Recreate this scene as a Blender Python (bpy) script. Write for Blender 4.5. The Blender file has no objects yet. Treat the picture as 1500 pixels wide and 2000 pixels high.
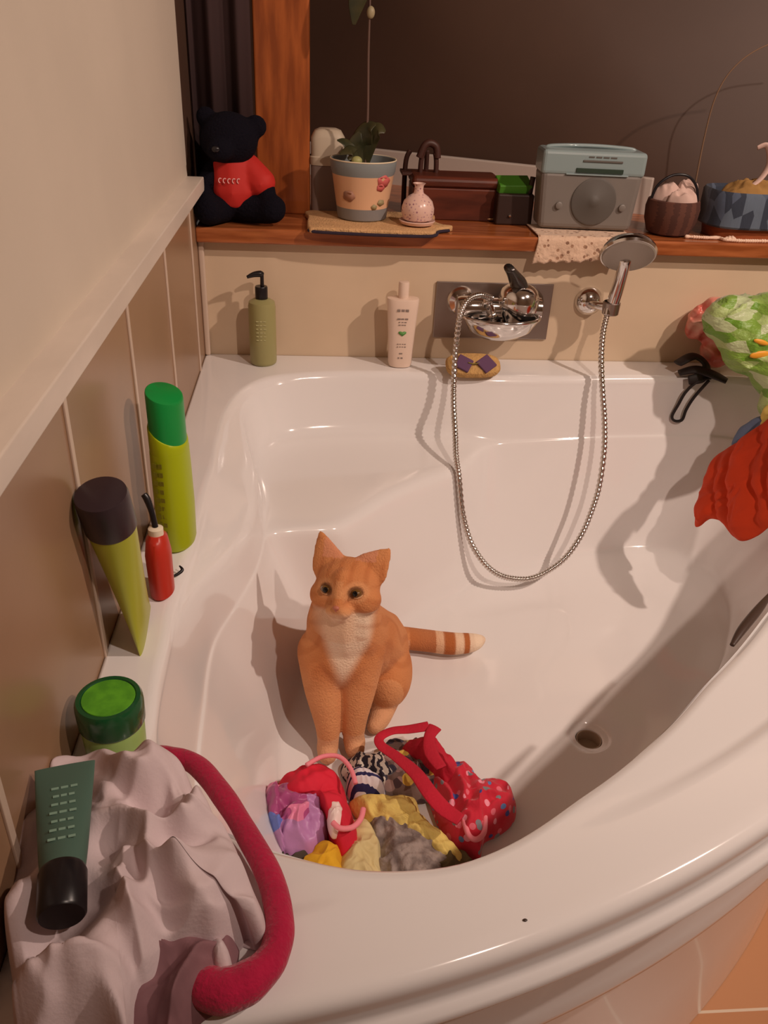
import bpy, bmesh, math, random
import numpy as np
from mathutils import Vector, Matrix, Euler, noise
SC = bpy.context.scene
COL = SC.collection
# ---------------------------------------------------------------- camera
cam_d = bpy.data.cameras.new('camera'); cam = bpy.data.objects.new('camera', cam_d); COL.objects.link(cam)
yaw, pitch, roll = 0.095851, 0.535125, 0.051112
cy, sy, cp, sp = math.cos(yaw), math.sin(yaw), math.cos(pitch), math.sin(pitch)
fw = Vector((sy*cp, cy*cp, -sp)); rt = Vector((cy, -sy, 0)); up = rt.cross(fw)
c_, s_ = math.cos(roll), math.sin(roll)
r2 = c_*rt+s_*up; u2 = -s_*rt+c_*up
M = Matrix((r2, u2, -fw)).transposed().to_4x4(); M.translation = Vector((0.24269, -1.75478, 1.24065))
cam.matrix_world = M
cam_d.sensor_fit = 'VERTICAL'; cam_d.sensor_height = 24.0; cam_d.lens = 24.0*1605.60/2000.0
cam_d.clip_start = 0.02
SC.camera = cam
# ---------------------------------------------------------------- world, lamps, exposure
W = bpy.data.worlds.new('world'); SC.world = W; W.use_nodes = True
W.node_tree.nodes['Background'].inputs[0].default_value = (1.0, .84, .74, 1)
W.node_tree.nodes['Background'].inputs[1].default_value = 0.05
for loc_, en_ in (((2.06, -1.33, 2.40), 138), ((1.18, -2.02, 2.36), 74)):     # two ceiling spots aimed at the bath
    L = bpy.data.lights.new('ceiling_spot', 'SPOT'); L.energy = en_; L.color = (1.0, .785, .66); L.shadow_soft_size = .03
    L.spot_size = math.radians(100); L.spot_blend = 1.0
    Lo = bpy.data.objects.new('ceiling_spot', L); Lo.location = loc_; COL.objects.link(Lo)
    Lo.rotation_euler = (Vector((.70, -.10, .62))-Vector(loc_)).to_track_quat('-Z', 'Y').to_euler()
vs = SC.view_settings; vs.view_transform = 'Standard'; vs.look = 'None'; vs.gamma = 1; vs.use_curve_mapping = False
vs.exposure = -0.08
R0 = .600     # height of the bath rim
# ---------------------------------------------------------------- helpers
def lin(v):
    v /= 255.0
    return v/12.92 if v <= .04045 else ((v+.055)/1.055)**2.4
ILL = (.86, .70, .62)
def col(r, g, b, k=1.0):
    return tuple(min(.92, lin(x)/(i*k)) for x, i in zip((r, g, b), ILL))+(1.0,)
def mat(name, c, rough=.5, metal=0.0, coat=0.0, noise_amt=0.0, noise_scale=20, bump=0.0, bump_scale=60, c2=None, trans=0.0, sheen=0.0, spec=.5, ior=1.45, alpha=1.0, stretch=None):
    m = bpy.data.materials.new(name); m.use_nodes = True
    nt = m.node_tree; b = nt.nodes['Principled BSDF']
    b.inputs['Base Color'].default_value = c; b.inputs['Roughness'].default_value = rough
    b.inputs['Metallic'].default_value = metal; b.inputs['Coat Weight'].default_value = coat
    b.inputs['Transmission Weight'].default_value = trans; b.inputs['IOR'].default_value = ior
    b.inputs['Sheen Weight'].default_value = sheen; b.inputs['Specular IOR Level'].default_value = spec
    b.inputs['Alpha'].default_value = alpha
    tc = nt.nodes.new('ShaderNodeTexCoord'); mp = nt.nodes.new('ShaderNodeMapping')
    nt.links.new(tc.outputs['Object'], mp.inputs[0])
    if stretch: mp.inputs['Scale'].default_value = stretch
    if noise_amt > 0 or c2:
        n = nt.nodes.new('ShaderNodeTexNoise'); n.inputs['Scale'].default_value = noise_scale; n.inputs['Detail'].default_value = 5
        nt.links.new(mp.outputs[0], n.inputs['Vector'])
        mx = nt.nodes.new('ShaderNodeMix'); mx.data_type = 'RGBA'
        cc = c2 or tuple(x*(1-noise_amt) for x in c[:3])+(1,)
        mx.inputs[6].default_value = c; mx.inputs[7].default_value = cc
        rp = nt.nodes.new('ShaderNodeMapRange'); rp.inputs[1].default_value = .38; rp.inputs[2].default_value = .62
        nt.links.new(n.outputs[0], rp.inputs[0]); nt.links.new(rp.outputs[0], mx.inputs[0]); nt.links.new(mx.outputs[2], b.inputs['Base Color'])
    if bump > 0:
        n2 = nt.nodes.new('ShaderNodeTexNoise'); n2.inputs['Scale'].default_value = bump_scale; n2.inputs['Detail'].default_value = 4
        nt.links.new(mp.outputs[0], n2.inputs['Vector'])
        bp = nt.nodes.new('ShaderNodeBump'); bp.inputs['Strength'].default_value = bump; bp.inputs['Distance'].default_value = .004
        nt.links.new(n2.outputs[0], bp.inputs['Height']); nt.links.new(bp.outputs[0], b.inputs['Normal'])
    return m
def attr_mat(name, rough=.85, bump=.3, bump_scale=260, sheen=.2, spec=.3):
    m = mat(name, (1, 1, 1, 1), rough, bump=bump, bump_scale=bump_scale, sheen=sheen, spec=spec)
    a = m.node_tree.nodes.new('ShaderNodeAttribute'); a.attribute_name = 'Col'
    m.node_tree.links.new(a.outputs['Color'], m.node_tree.nodes['Principled BSDF'].inputs['Base Color'])
    return m
def cells_mat(name, base, spots, scale=60, cover=.35, rough=.85, stretch=None, bump=.3):
    """cloth printed with scattered spots of several colours"""
    m = mat(name, base, rough, bump=bump, bump_scale=90, stretch=stretch, sheen=.2)
    nt = m.node_tree; b = nt.nodes['Principled BSDF']
    mp = [n for n in nt.nodes if n.type == 'MAPPING'][0]
    v = nt.nodes.new('ShaderNodeTexVoronoi'); v.inputs['Scale'].default_value = scale; nt.links.new(mp.outputs[0], v.inputs['Vector'])
    lt = nt.nodes.new('ShaderNodeMath'); lt.operation = 'LESS_THAN'; lt.inputs[1].default_value = cover; nt.links.new(v.outputs['Distance'], lt.inputs[0])
    sep = nt.nodes.new('ShaderNodeSeparateColor'); nt.links.new(v.outputs['Color'], sep.inputs[0])
    cr = nt.nodes.new('ShaderNodeValToRGB'); cr.color_ramp.interpolation = 'CONSTANT'
    els = cr.color_ramp.elements; els[0].color = spots[0]; els[0].position = 0; els[1].color = spots[1 % len(spots)]; els[1].position = 1/len(spots)
    for i in range(2, len(spots)):
        e = els.new(i/len(spots)); e.color = spots[i]
    nt.links.new(sep.outputs[0], cr.inputs[0])
    mx = nt.nodes.new('ShaderNodeMix'); mx.data_type = 'RGBA'; mx.inputs[6].default_value = base
    nt.links.new(lt.outputs[0], mx.inputs[0]); nt.links.new(cr.outputs[0], mx.inputs[7]); nt.links.new(mx.outputs[2], b.inputs['Base Color'])
    return m
def wave_mat(name, a, c, scale=40, dist=6, rough=.85, thr=.5, stretch=None, dscale=2, axis='X'):
    m = mat(name, a, rough, stretch=stretch)
    nt = m.node_tree; b = nt.nodes['Principled BSDF']; mp = [n for n in nt.nodes if n.type == 'MAPPING'][0]
    w = nt.nodes.new('ShaderNodeTexWave'); w.inputs['Scale'].default_value = scale; w.bands_direction = axis; w.inputs['Distortion'].default_value = dist; w.inputs['Detail Scale'].default_value = dscale
    nt.links.new(mp.outputs[0], w.inputs['Vector'])
    gt = nt.nodes.new('ShaderNodeMath'); gt.operation = 'GREATER_THAN'; gt.inputs[1].default_value = thr; nt.links.new(w.outputs['Fac'], gt.inputs[0])
    mx = nt.nodes.new('ShaderNodeMix'); mx.data_type = 'RGBA'; mx.inputs[6].default_value = a; mx.inputs[7].default_value = c
    nt.links.new(gt.outputs[0], mx.inputs[0]); nt.links.new(mx.outputs[2], b.inputs['Base Color'])
    return m
def link(o, parent=None):
    COL.objects.link(o)
    if parent: o.parent = parent
    return o
def meshobj(name, verts, faces, m, parent=None, smooth=True, thick=0.0, mats=None, midx=None):
    me = bpy.data.meshes.new(name); me.from_pydata([tuple(v) for v in verts], [], faces)
    bm = bmesh.new(); bm.from_mesh(me); bmesh.ops.delete(bm, geom=[v for v in bm.verts if not v.link_faces], context='VERTS'); bmesh.ops.recalc_face_normals(bm, faces=bm.faces[:]); bm.to_mesh(me); bm.free()
    for mm in (mats or [m]): me.materials.append(mm)
    if midx: me.polygons.foreach_set('material_index', midx)
    if smooth: me.polygons.foreach_set('use_smooth', [True]*len(me.polygons))
    me.update()
    o = bpy.data.objects.new(name, me); link(o, parent)
    if thick:
        s = o.modifiers.new('thickness', 'SOLIDIFY'); s.thickness = thick; s.offset = 0
    return o
def tag(o, label=None, cat=None, group=None, kind=None):
    if label: o['label'] = label
    if cat: o['category'] = cat
    if group: o['group'] = group
    if kind: o['kind'] = kind
    return o
def thing(name, label, cat, loc=(0, 0, 0), rot=(0, 0, 0), group=None):
    o = bpy.data.objects.new(name, None); o.empty_display_size = .02; link(o)
    o.location = loc; o.rotation_euler = rot
    return tag(o, label, cat, group)
def ring_faces(n, k, closed=True, cap0=False, cap1=False):
    f = []
    for j in range(k-1):
        for i in range(n if closed else n-1):
            a = j*n+i; b = j*n+(i+1) % n
            f.append((a, b, b+n, a+n))
    if cap0: f.append(tuple(range(n))[::-1])
    if cap1: f.append(tuple(range((k-1)*n, k*n)))
    return f
def loft(name, secs, m, parent=None, n=40, caps=True, smooth=True, e=2.0, rim=True, auto=None):
    """secs: (z, rx, ry, cx, cy) ellipses (superellipse exponent e) stacked in z"""
    vs_ = []
    for s in secs:
        z, rx, ry = s[:3]; cx = s[3] if len(s) > 3 else 0; cy_ = s[4] if len(s) > 4 else 0
        for i in range(n):
            t = 2*math.pi*i/n; c, q = math.cos(t), math.sin(t)
            vs_.append((cx+rx*math.copysign(abs(c)**(2/e), c), cy_+ry*math.copysign(abs(q)**(2/e), q), z))
    o = meshobj(name, vs_, ring_faces(n, len(secs), True, caps, caps), m, parent, smooth)
    mod = o.modifiers.new('edges', 'EDGE_SPLIT'); mod.split_angle = math.radians(auto or 40)
    return o
def lathe(name, prof, m, parent=None, n=40, caps=True, **k):
    return loft(name, [(z, r, r) for r, z in prof], m, parent, n, caps, **k)
def catmull(P, per=8, closed=False):
    P = [Vector(p) for p in P]; out = []; n = len(P)
    rng = range(n) if closed else range(n-1)
    for i in rng:
        if closed: a, b, c, d = P[(i-1) % n], P[i], P[(i+1) % n], P[(i+2) % n]
        else: a, b, c, d = P[max(i-1, 0)], P[i], P[i+1], P[min(i+2, n-1)]
        for j in range(per):
            t = j/per
            out.append(.5*((2*b)+(c-a)*t+(2*a-5*b+4*c-d)*t*t+(3*b-a-3*c+d)*t**3))
    if not closed: out.append(P[-1])
    return out
def tube(name, pts, rad, m, parent=None, per=8, n=12, flat=None, rfun=None, smooth=True, upv=None):
    """rad: number or list over the control points; flat: squash of the section's second axis"""
    P = catmull(pts, per); K = len(P)
    if isinstance(rad, (int, float)): rr = [rad]*K
    else:
        q = catmull([(r, 0, 0) for r in rad], per); rr = [max(v.x, 1e-5) for v in q]
    vs_ = []; N = None
    for k, p in enumerate(P):
        T = (P[min(k+1, K-1)]-P[max(k-1, 0)]).normalized()
        if upv is not None: N = Vector(upv)
        elif N is None: N = Vector((0, 0, 1)) if abs(T.z) < .9 else Vector((1, 0, 0))
        N = (N-T*N.dot(T)).normalized(); B = T.cross(N)
        r = rr[k]*(rfun(k, k/(K-1)) if rfun else 1)
        for i in range(n):
            t = 2*math.pi*i/n
            vs_.append(p+B*math.cos(t)*r+N*math.sin(t)*r*(flat or 1))
    return meshobj(name, vs_, ring_faces(n, K, True, True, True), m, parent, smooth)
def box(name, size, loc, m, parent=None, bevel=.003, rot=(0, 0, 0), seg=3, taper=None):
    bm = bmesh.new(); bmesh.ops.create_cube(bm, size=1)
    for v in bm.verts:
        v.co = Vector((v.co.x*size[0], v.co.y*size[1], v.co.z*size[2]))
        if taper and v.co.z < 0: v.co.x *= taper[0]; v.co.y *= taper[1]
    if bevel: bmesh.ops.bevel(bm, geom=bm.edges[:], offset=bevel, segments=seg, profile=.5, affect='EDGES')
    me = bpy.data.meshes.new(name)
    bmesh.ops.transform(bm, matrix=Matrix.Translation(loc) @ Euler(rot).to_matrix().to_4x4(), verts=bm.verts)
    bm.to_mesh(me); bm.free(); me.materials.append(m)
    o = bpy.data.objects.new(name, me); return link(o, parent)
def blob(name, prims, m, parent=None, voxel=.004, smooth=8, colfn=None):
    """one continuous surface grown over ellipsoids and tapering limbs"""
    bm = bmesh.new()
    for p in prims:
        if p[0] == 'e':
            _, c, r = p[:3]; rot = p[3] if len(p) > 3 else Matrix.Identity(3)
            mt = Matrix.Translation(c) @ rot.to_4x4() @ Matrix.Diagonal((r[0], r[1], r[2], 1))
            bmesh.ops.create_icosphere(bm, subdivisions=3, radius=1, matrix=mt)
        else:
            pts, rad = p[1], p[2]
            P = catmull(pts, 6); rr = [v.x for v in catmull([(r, 0, 0) for r in rad], 6)]
            for q, r in zip(P, rr):
                bmesh.ops.create_icosphere(bm, subdivisions=2, radius=max(r, .0015), matrix=Matrix.Translation(q))
    me = bpy.data.meshes.new(name); bm.to_mesh(me); bm.free()
    o = bpy.data.objects.new(name, me); COL.objects.link(o)
    a = o.modifiers.new('r', 'REMESH'); a.mode = 'VOXEL'; a.voxel_size = voxel
    b = o.modifiers.new('s', 'SMOOTH'); b.factor = .5; b.iterations = smooth
    dg = bpy.context.evaluated_depsgraph_get(); dg.update()
    me2 = bpy.data.meshes.new_from_object(o.evaluated_get(dg)); o.modifiers.clear(); o.data = me2; me2.name = name
    me2.materials.clear(); me2.materials.append(m)
    me2.polygons.foreach_set('use_smooth', [True]*len(me2.polygons))
    if colfn:
        ca = me2.color_attributes.new('Col', 'FLOAT_COLOR', 'POINT'); arr = np.empty(len(me2.vertices)*4, dtype=np.float32)
        for i, v in enumerate(me2.vertices): arr[4*i:4*i+4] = colfn(v.co)
        ca.data.foreach_set('color', arr)
    if parent: o.parent = parent
    return o
def nz(x, y, z=0.0): return noise.noise(Vector((x, y, z)))
def ridge(x, y, s, seed):
    wx = nz(x*s*.6, y*s*.6, seed+3)*1.0; wy = nz(x*s*.6, y*s*.6, seed+9)*1.0
    v = 1-abs(nz(x*s+wx, y*s+wy, seed))*2.2
    return v
def heap(name, outline, zb, H, m, parent=None, mask=None, relax=2, seed=1, s=22, amp=.012, s2=60, amp2=.004, seg=150, rings=36, centre=None, aniso=(1, 1, 0), p=2.2, ztop=None, wob=.004, colfn=None):
    """crumpled cloth: closed outline (x, y) filled with folds; zb is a height or a function of (x, y)"""
    zf = zb if callable(zb) else (lambda x, y: zb)
    O = catmull([(a, b, 0) for a, b in outline], max(4, seg//len(outline)), True); n = len(O)
    cx = sum(v.x for v in O)/n; cy_ = sum(v.y for v in O)/n
    if centre: cx, cy_ = centre
    vs_ = []; ca, sa = math.cos(aniso[2]), math.sin(aniso[2])
    for k in range(rings+1):
        q = k/rings; q = math.sin(q*math.pi/2)**.9
        for v in O:
            x = cx+(v.x-cx)*q; y = cy_+(v.y-cy_)*q
            u = (x*ca+y*sa)*aniso[0]; w = (-x*sa+y*ca)*aniso[1]
            edge = (1-q**p)
            f = ridge(u, w, s, seed)*amp+ridge(u, w, s2, seed+20)*amp2
            if mask: f *= mask(x, y)
            z = zf(x, y)+H*max(edge, 0)**.55+f*min(1, edge*2.5)+.001
            d = 1+nz(u*30, w*30, seed+5)*wob*10*q
            vs_.append((cx+(x-cx)*d, cy_+(y-cy_)*d, z))
    f = ring_faces(n, rings+1, True)
    f = f[n:]
    f += [(i+n, (i+1) % n+n, 0) for i in range(n)]
    base = len(vs_)
    for v in vs_[rings*n:(rings+1)*n]: vs_.append((v[0]*.97+cx*.03, v[1]*.97+cy_*.03, v[2]-.002))
    for i in range(n):
        j = (i+1) % n
        f.append((rings*n+i, rings*n+j, base+j, base+i))
    vs_.append((cx, cy_, zf(cx, cy_)+.0005))
    for i in range(n): f.append((base+i, base+(i+1) % n, len(vs_)-1))
    o = meshobj(name, vs_, f, m, parent)
    sm = o.modifiers.new('relax', 'SMOOTH'); sm.factor = .5; sm.iterations = relax
    if colfn:
        ca_ = o.data.color_attributes.new('Col', 'FLOAT_COLOR', 'POINT')
        for i, v in enumerate(o.data.vertices): ca_.data[i].color = colfn(v.co)
    return o
def sstep(a, b, x):
    t = max(0, min(1, (x-a)/(b-a))); return t*t*(3-2*t)
# ---------------------------------------------------------------- materials
tub_m = mat('white_acrylic', (.83, .80, .79, 1), .12, coat=.3)
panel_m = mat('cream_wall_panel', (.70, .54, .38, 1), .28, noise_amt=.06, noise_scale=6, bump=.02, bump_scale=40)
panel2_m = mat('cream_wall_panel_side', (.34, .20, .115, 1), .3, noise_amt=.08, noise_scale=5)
joint_m = mat('panel_joint_strip', (.62, .48, .38, 1), .3)
paint_m = mat('cream_paint', (.66, .57, .47, 1), .6, noise_amt=.05, noise_scale=4, bump=.06, bump_scale=120)
ledge_m = mat('pale_ledge', (.74, .64, .55, 1), .4, noise_amt=.12, noise_scale=14, stretch=(1, .4, 1))
wood_m = mat('orange_varnished_wood', col(150, 78, 40, .8), .3, c2=col(120, 56, 24, .8), noise_scale=8, stretch=(1, 9, 9), coat=.3)
post_m = mat('orange_wood_post', col(150, 72, 30, .9), .35, c2=col(118, 52, 20, .9), noise_scale=6, stretch=(8, 8, 1), coat=.2)
chrome = mat('chrome', (.75, .72, .70, 1), .12, metal=1)
steel = mat('brushed_steel', (.40, .34, .31, 1), .35, metal=1)
dark_m = mat('black_plastic', (.012, .010, .012, 1), .3)
# ---------------------------------------------------------------- room
def structure(o): return tag(o, kind='structure')
XR, YF, ZC = 2.3, -2.7, 2.5
fl = meshobj('floor', [(-.05, YF, 0), (XR, YF, 0), (XR, .0, 0), (-.05, .0, 0), (-.05, YF, -.05), (XR, YF, -.05), (XR, 0, -.05), (-.05, 0, -.05)],
             [(0, 1, 2, 3), (7, 6, 5, 4), (0, 4, 5, 1), (1, 5, 6, 2), (2, 6, 7, 3), (3, 7, 4, 0)], None, smooth=False,
             mats=[mat('brown_floor_tile', col(178, 116, 78, .9), .35, noise_amt=.12, noise_scale=9)])
nt = fl.data.materials[0].node_tree; b = nt.nodes['Principled BSDF']
br = nt.nodes.new('ShaderNodeTexBrick'); br.offset = 0; br.inputs['Scale'].default_value = 1; br.inputs['Brick Width'].default_value = .33; br.inputs['Row Height'].default_value = .33
br.inputs['Mortar Size'].default_value = .0022; br.inputs['Color1'].default_value = col(178, 116, 78, .9); br.inputs['Color2'].default_value = col(172, 110, 72, .9); br.inputs['Mortar'].default_value = (.75, .6, .45, 1)
mp = nt.nodes.new('ShaderNodeMapping'); mp.inputs['Location'].default_value = (.25, 1.122-.33*4, 0); tc = nt.nodes.new('ShaderNodeTexCoord')
nt.links.new(tc.outputs['Object'], mp.inputs[0]); nt.links.new(mp.outputs[0], br.inputs[0]); nt.links.new(br.outputs[0], b.inputs['Base Color'])
structure(fl)
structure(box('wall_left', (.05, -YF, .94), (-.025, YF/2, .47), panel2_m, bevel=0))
for i, y in enumerate((-.10, -.40, -.70, -1.003, -1.304, -1.60)):
    structure(box('trim_%d' % (i+1), (.003, .009, .92), (.0012, y, .47), joint_m, bevel=.001))
structure(box('trim_7', (.034, -YF, .026), (.003, YF/2, .953), ledge_m, bevel=.002))
structure(box('wall_left_upper', (.05, -YF, ZC-.94), (-.037, YF/2, .94+(ZC-.94)/2), paint_m, bevel=0))
structure(box('wall_back', (XR+.05, .05, .845), (XR/2-.025, .025, .4225), panel_m, bevel=0))
structure(box('trim_10', (.012, .012, .245), (.006, -.006, .7225), joint_m, bevel=.004))
structure(box('wall_back_upper', (XR+.05, .05, ZC-1.9), (XR/2-.025, .025, 1.9+(ZC-1.9)/2), paint_m, bevel=0))
structure(box('wall_right', (.05, -YF, ZC), (XR+.025, YF/2, ZC/2), paint_m, bevel=0))
structure(box('wall_front', (XR+.1, .05, ZC), (XR/2, YF-.025, ZC/2), paint_m, bevel=0))
structure(box('ceiling', (XR+.1, -YF+.9, .05), (XR/2, YF/2+.4, ZC+.025), paint_m, bevel=0))
# the recess above the sill: dark planes tilted apart to shape a diagonal shade edge
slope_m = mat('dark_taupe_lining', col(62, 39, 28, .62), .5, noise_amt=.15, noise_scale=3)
slope2_m = mat('taupe_lining', col(74, 58, 48, .6), .5, noise_amt=.12, noise_scale=3)  # lighter copy for the brighter-lit plane, unused
def y_recess(x, z):     # right plane leans towards the lamps so it comes out lighter
    ya = .89-.5186*(x+.1); yb = .315+(-.28*(x-1.01)+.214*(z-.955))/.935
    k = .05; h = max(0, min(1, .5+.5*(ya-yb)/k)); return max(.04, yb*(1-h)+ya*h+k*h*(1-h))
NX, NZ = 110, 60
vs_ = [(x, y_recess(x, z), z) for z in [.86+1.04*j/NZ for j in range(NZ+1)] for x in [-.1+2.3*i/NX for i in range(NX+1)]]
fcs = [(j*(NX+1)+i, j*(NX+1)+i+1, (j+1)*(NX+1)+i+1, (j+1)*(NX+1)+i) for j in range(NZ) for i in range(NX)]
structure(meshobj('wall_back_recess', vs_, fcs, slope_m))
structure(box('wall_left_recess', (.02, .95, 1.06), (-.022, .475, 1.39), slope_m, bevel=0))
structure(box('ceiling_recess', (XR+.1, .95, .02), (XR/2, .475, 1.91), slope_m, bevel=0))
# pale bar at the foot of the recess
P0, P1 = Vector((.20, .700, .957)), Vector((1.035, .262, .957)); d = (P1-P0); ang = math.atan2(d.y, d.x)
structure(box('trim_11', (d.length, .02, .095), tuple((P0+P1)/2-Vector((0, .0, .0475))), mat('grey_skirting', col(124, 104, 92, .42), .5), bevel=.003, rot=(0, 0, ang)))
# window sill and wooden post
structure(box('trim_12', (XR, .93, .03), (XR/2, -.03+.465, .860), wood_m, bevel=.004))
structure(box('trim_13', (.112, .07, 1.03), (.172, .165, .875+.515), post_m, bevel=.004))
# ---------------------------------------------------------------- bathtub
C0 = Vector((.60, -.62)); DR = Vector((.714, -.762)); NA = 420
def polar_fn(pts):
    an = sorted((math.atan2(y-C0.y, x-C0.x), math.hypot(x-C0.x, y-C0.y)) for x, y in pts)
    A = [q[0] for q in an]; Rr = [q[1] for q in an]; A = [A[-2]-2*math.pi, A[-1]-2*math.pi]+A+[A[0]+2*math.pi, A[1]+2*math.pi]; Rr = [Rr[-2], Rr[-1]]+Rr+[Rr[0], Rr[1]]
    def f(t):
        t = math.atan2(math.sin(t), math.cos(t))
        for i in range(1, len(A)-2):
            if A[i] <= t <= A[i+1]:
                h = A[i+1]-A[i]; u = (t-A[i])/h
                m0 = (Rr[i+1]-Rr[i-1])/(A[i+1]-A[i-1])*h; m1 = (Rr[i+2]-Rr[i])/(A[i+2]-A[i])*h
                return (2*u**3-3*u*u+1)*Rr[i]+(u**3-2*u*u+u)*m0+(-2*u**3+3*u*u)*Rr[i+1]+(u**3-u*u)*m1
        return Rr[2]
    return f
inner = polar_fn([(.10, -1.20), (.075, -1.14), (.068, -1.05), (.066, -.95), (.072, -.75), (.076, -.55), (.075, -.42), (.079, -.30), (.102, -.2), (.15, -.136), (.223, -.11), (.387, -.095), (.536, -.105), (.659, -.11), (.81, -.105), (1.0, -.095), (1.14, -.088), (1.235, -.105), (1.285, -.16), (1.305, -.26), (1.297, -.36), (1.25, -.47), (1.17, -.59), (1.03, -.745), (.93, -.842), (.834, -.933), (.716, -1.045), (.62, -1.133), (.512, -1.213), (.421, -1.27), (.372, -1.288), (.326, -1.293), (.281, -1.29), (.235, -1.277), (.16, -1.245)])
floorc = polar_fn([(.205, -1.02), (.185, -.9), (.185, -.75), (.205, -.66), (.25, -.595), (.33, -.525), (.42, -.455), (.50, -.39), (.60, -.315), (.75, -.24), (.914, -.195), (1.04, -.19), (1.12, -.25), (1.13, -.38), (1.06, -.54), (.96, -.68), (.86, -.80), (.72, -.93), (.57, -1.04), (.43, -1.115), (.33, -1.13), (.25, -1.10)])
seatc = polar_fn([(.12, -.66), (.15, -.625), (.20, -.575), (.263, -.522), (.320, -.455), (.384, -.378), (.45, -.325), (.527, -.275), (.60, -.215), (.68, -.16), (.9, -.13), (1.2, -.3), (1.1, -.7), (.8, -1.0), (.4, -1.2), (.13, -1.0), (.10, -.8)])
def circ(t, R):   # distance from C0 along angle t to the circle of radius R about the corner
    dx, dy = math.cos(t), math.sin(t); bq = C0.x*dx+C0.y*dy; cq = C0.x**2+C0.y**2-R*R
    return -bq+math.sqrt(bq*bq-cq)
def wallr(t):
    dx, dy = math.cos(t), math.sin(t); r = 9.
    if dx < -1e-6: r = min(r, (.0008-C0.x)/dx)
    if dy > 1e-6: r = min(r, (-.0008-C0.y)/dy)
    return r
rings = []
def add_ring(fn):
    rings.append([fn(2*math.pi*i/NA) for i in range(NA)])
def at(t, r, z): return (C0.x+r*math.cos(t), C0.y+r*math.sin(t), z)
for Rk, zk in [(1.385, .001), (1.385, .20), (1.388, .37), (1.392, .392), (1.408, .400), (1.413, .408), (1.414, .418), (1.411, .430), (1.409, .47), (1.410, .520), (1.413, .528), (1.432, .534), (1.438, .539), (1.440, .545), (1.438, .552), (1.432, .5555), (1.4285, .560), (1.4285, .565), (1.431, .583), (1.4305, .590), (1.427, .596), (1.420, .5992), (1.410, .600)]:
    add_ring(lambda t, Rk=Rk, zk=zk: at(t, min(circ(t, Rk), wallr(t)), zk))
def lens(t):
    return sstep(.0, .09, circ(t, 1.352)-inner(t)-.022) if circ(t, 1.42) < wallr(t)+.02 else 0
def crease(t, Rk, e, dlt):
    i = inner(t); o_ = min(circ(t, 1.410), wallr(t))
    return min(max(circ(t, Rk), i+e), o_-dlt)
add_ring(lambda t: at(t, crease(t, 1.362, .0215, .004), .6))
add_ring(lambda t: at(t, crease(t, 1.354, .0200, .006), .6))
add_ring(lambda t: at(t, crease(t, 1.349, .0185, .008), .6-.006*lens(t)))
add_ring(lambda t: at(t, crease(t, 1.340, .0165, .010), .6-.0085*lens(t)))
def zi(t): return .6-.006*lens(t)
add_ring(lambda t: at(t, inner(t)+.014, zi(t)))
add_ring(lambda t: at(t, inner(t)+.007, zi(t)-.001))
add_ring(lambda t: at(t, inner(t)+.001, zi(t)-.005))
add_ring(lambda t: at(t, inner(t)-.003, zi(t)-.012))
ZS = .466; ZF = .222
def deg(t): return math.degrees(t) % 360
def seat_w(t):
    d_ = deg(t); return sstep(84, 97, d_)*(1-sstep(160, 172, d_))
def arm_w(t):
    d_ = deg(t); return sstep(141, 160, d_)*(1-sstep(176, 214, d_))
def basin(t):
    """wall profile for direction t: lip, arm rest, seat back, seat edge, riser, floor"""
    ri, rf, rs = inner(t)-.004, floorc(t), seatc(t)
    ws, wa = seat_w(t), arm_w(t)
    def rw(z): q = (.586-z)/(.586-ZF); return ri+(rf-ri)*(.35*q+.65*q**1.5)
    z1 = .580-.045*wa; r1 = rw(z1)*(1-wa)+(ri-.062)*wa
    K = [(ri, .586), (r1, z1)]
    z2 = ZS+.006; r2 = min(rw(z2)*(1-ws)+(ri-.040-.036*wa)*ws, r1-.010); K.append((r2, z2))
    z3 = ZS; r3 = rw(z3-.012)*(1-ws)+(rs+.004)*ws; r3 = min(r3, r2-.004); K.append((r3, z3))
    z4 = ZS-.016; r4 = rw(z4-.012)*(1-ws)+(rs-.008)*ws; r4 = min(r4, r3-.004); K.append((r4, z4))
    K.append((min(rf, r4-.003), ZF))
    out = []
    for (a0, b0), (a1, b1), n_ in zip(K[:-1], K[1:], (6, 8, 9, 3, 18)):
        for k in range(n_): out.append((a0+(a1-a0)*k/n_, b0+(b1-b0)*k/n_))
    out.append(K[-1]); return out
pr = np.array([basin(2*math.pi*i/NA) for i in range(NA)])
for it in range(3):          # round the profile edges
    q = pr.copy(); q[:, 1:-1] = .25*pr[:, :-2]+.5*pr[:, 1:-1]+.25*pr[:, 2:]; pr = q
for it in range(8):
    pr = .25*np.roll(pr, 1, 0)+.5*pr+.25*np.roll(pr, -1, 0)
for k in range(1, 45):
    rings.append([at(2*math.pi*i/NA, pr[i, k, 0], pr[i, k, 1]) for i in range(NA)])
FC = np.array([at(2*math.pi*i/NA, floorc(2*math.pi*i/NA), 0)[:2] for i in range(NA)])
def floor_ring(s):
    out = []
    for i in range(NA):
        t = 2*math.pi*i/NA; q = FC[i]*(1-s)+np.array([DR.x+.036*math.cos(t), DR.y+.036*math.sin(t)])*s
        e_ = float(np.sqrt(((FC-q)**2).sum(1)).min()); out.append((q[0], q[1], ZF-.004-.0185*(1-math.exp(-(e_/.045)**1.3))))
    rings.append(out)
NFR = 64
for s in [((k_+1)/NFR)**1.25 for k_ in range(NFR)]: floor_ring(s)
for rr, z in ((.034, ZF-.0245), (.032, ZF-.026), (.026, ZF-.0265), (.0235, ZF-.0275), (.0225, ZF-.031), (.0225, ZF-.055)):
    rings.append([(DR.x+rr*math.cos(2*math.pi*i/NA), DR.y+rr*math.sin(2*math.pi*i/NA), z) for i in range(NA)])
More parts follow.
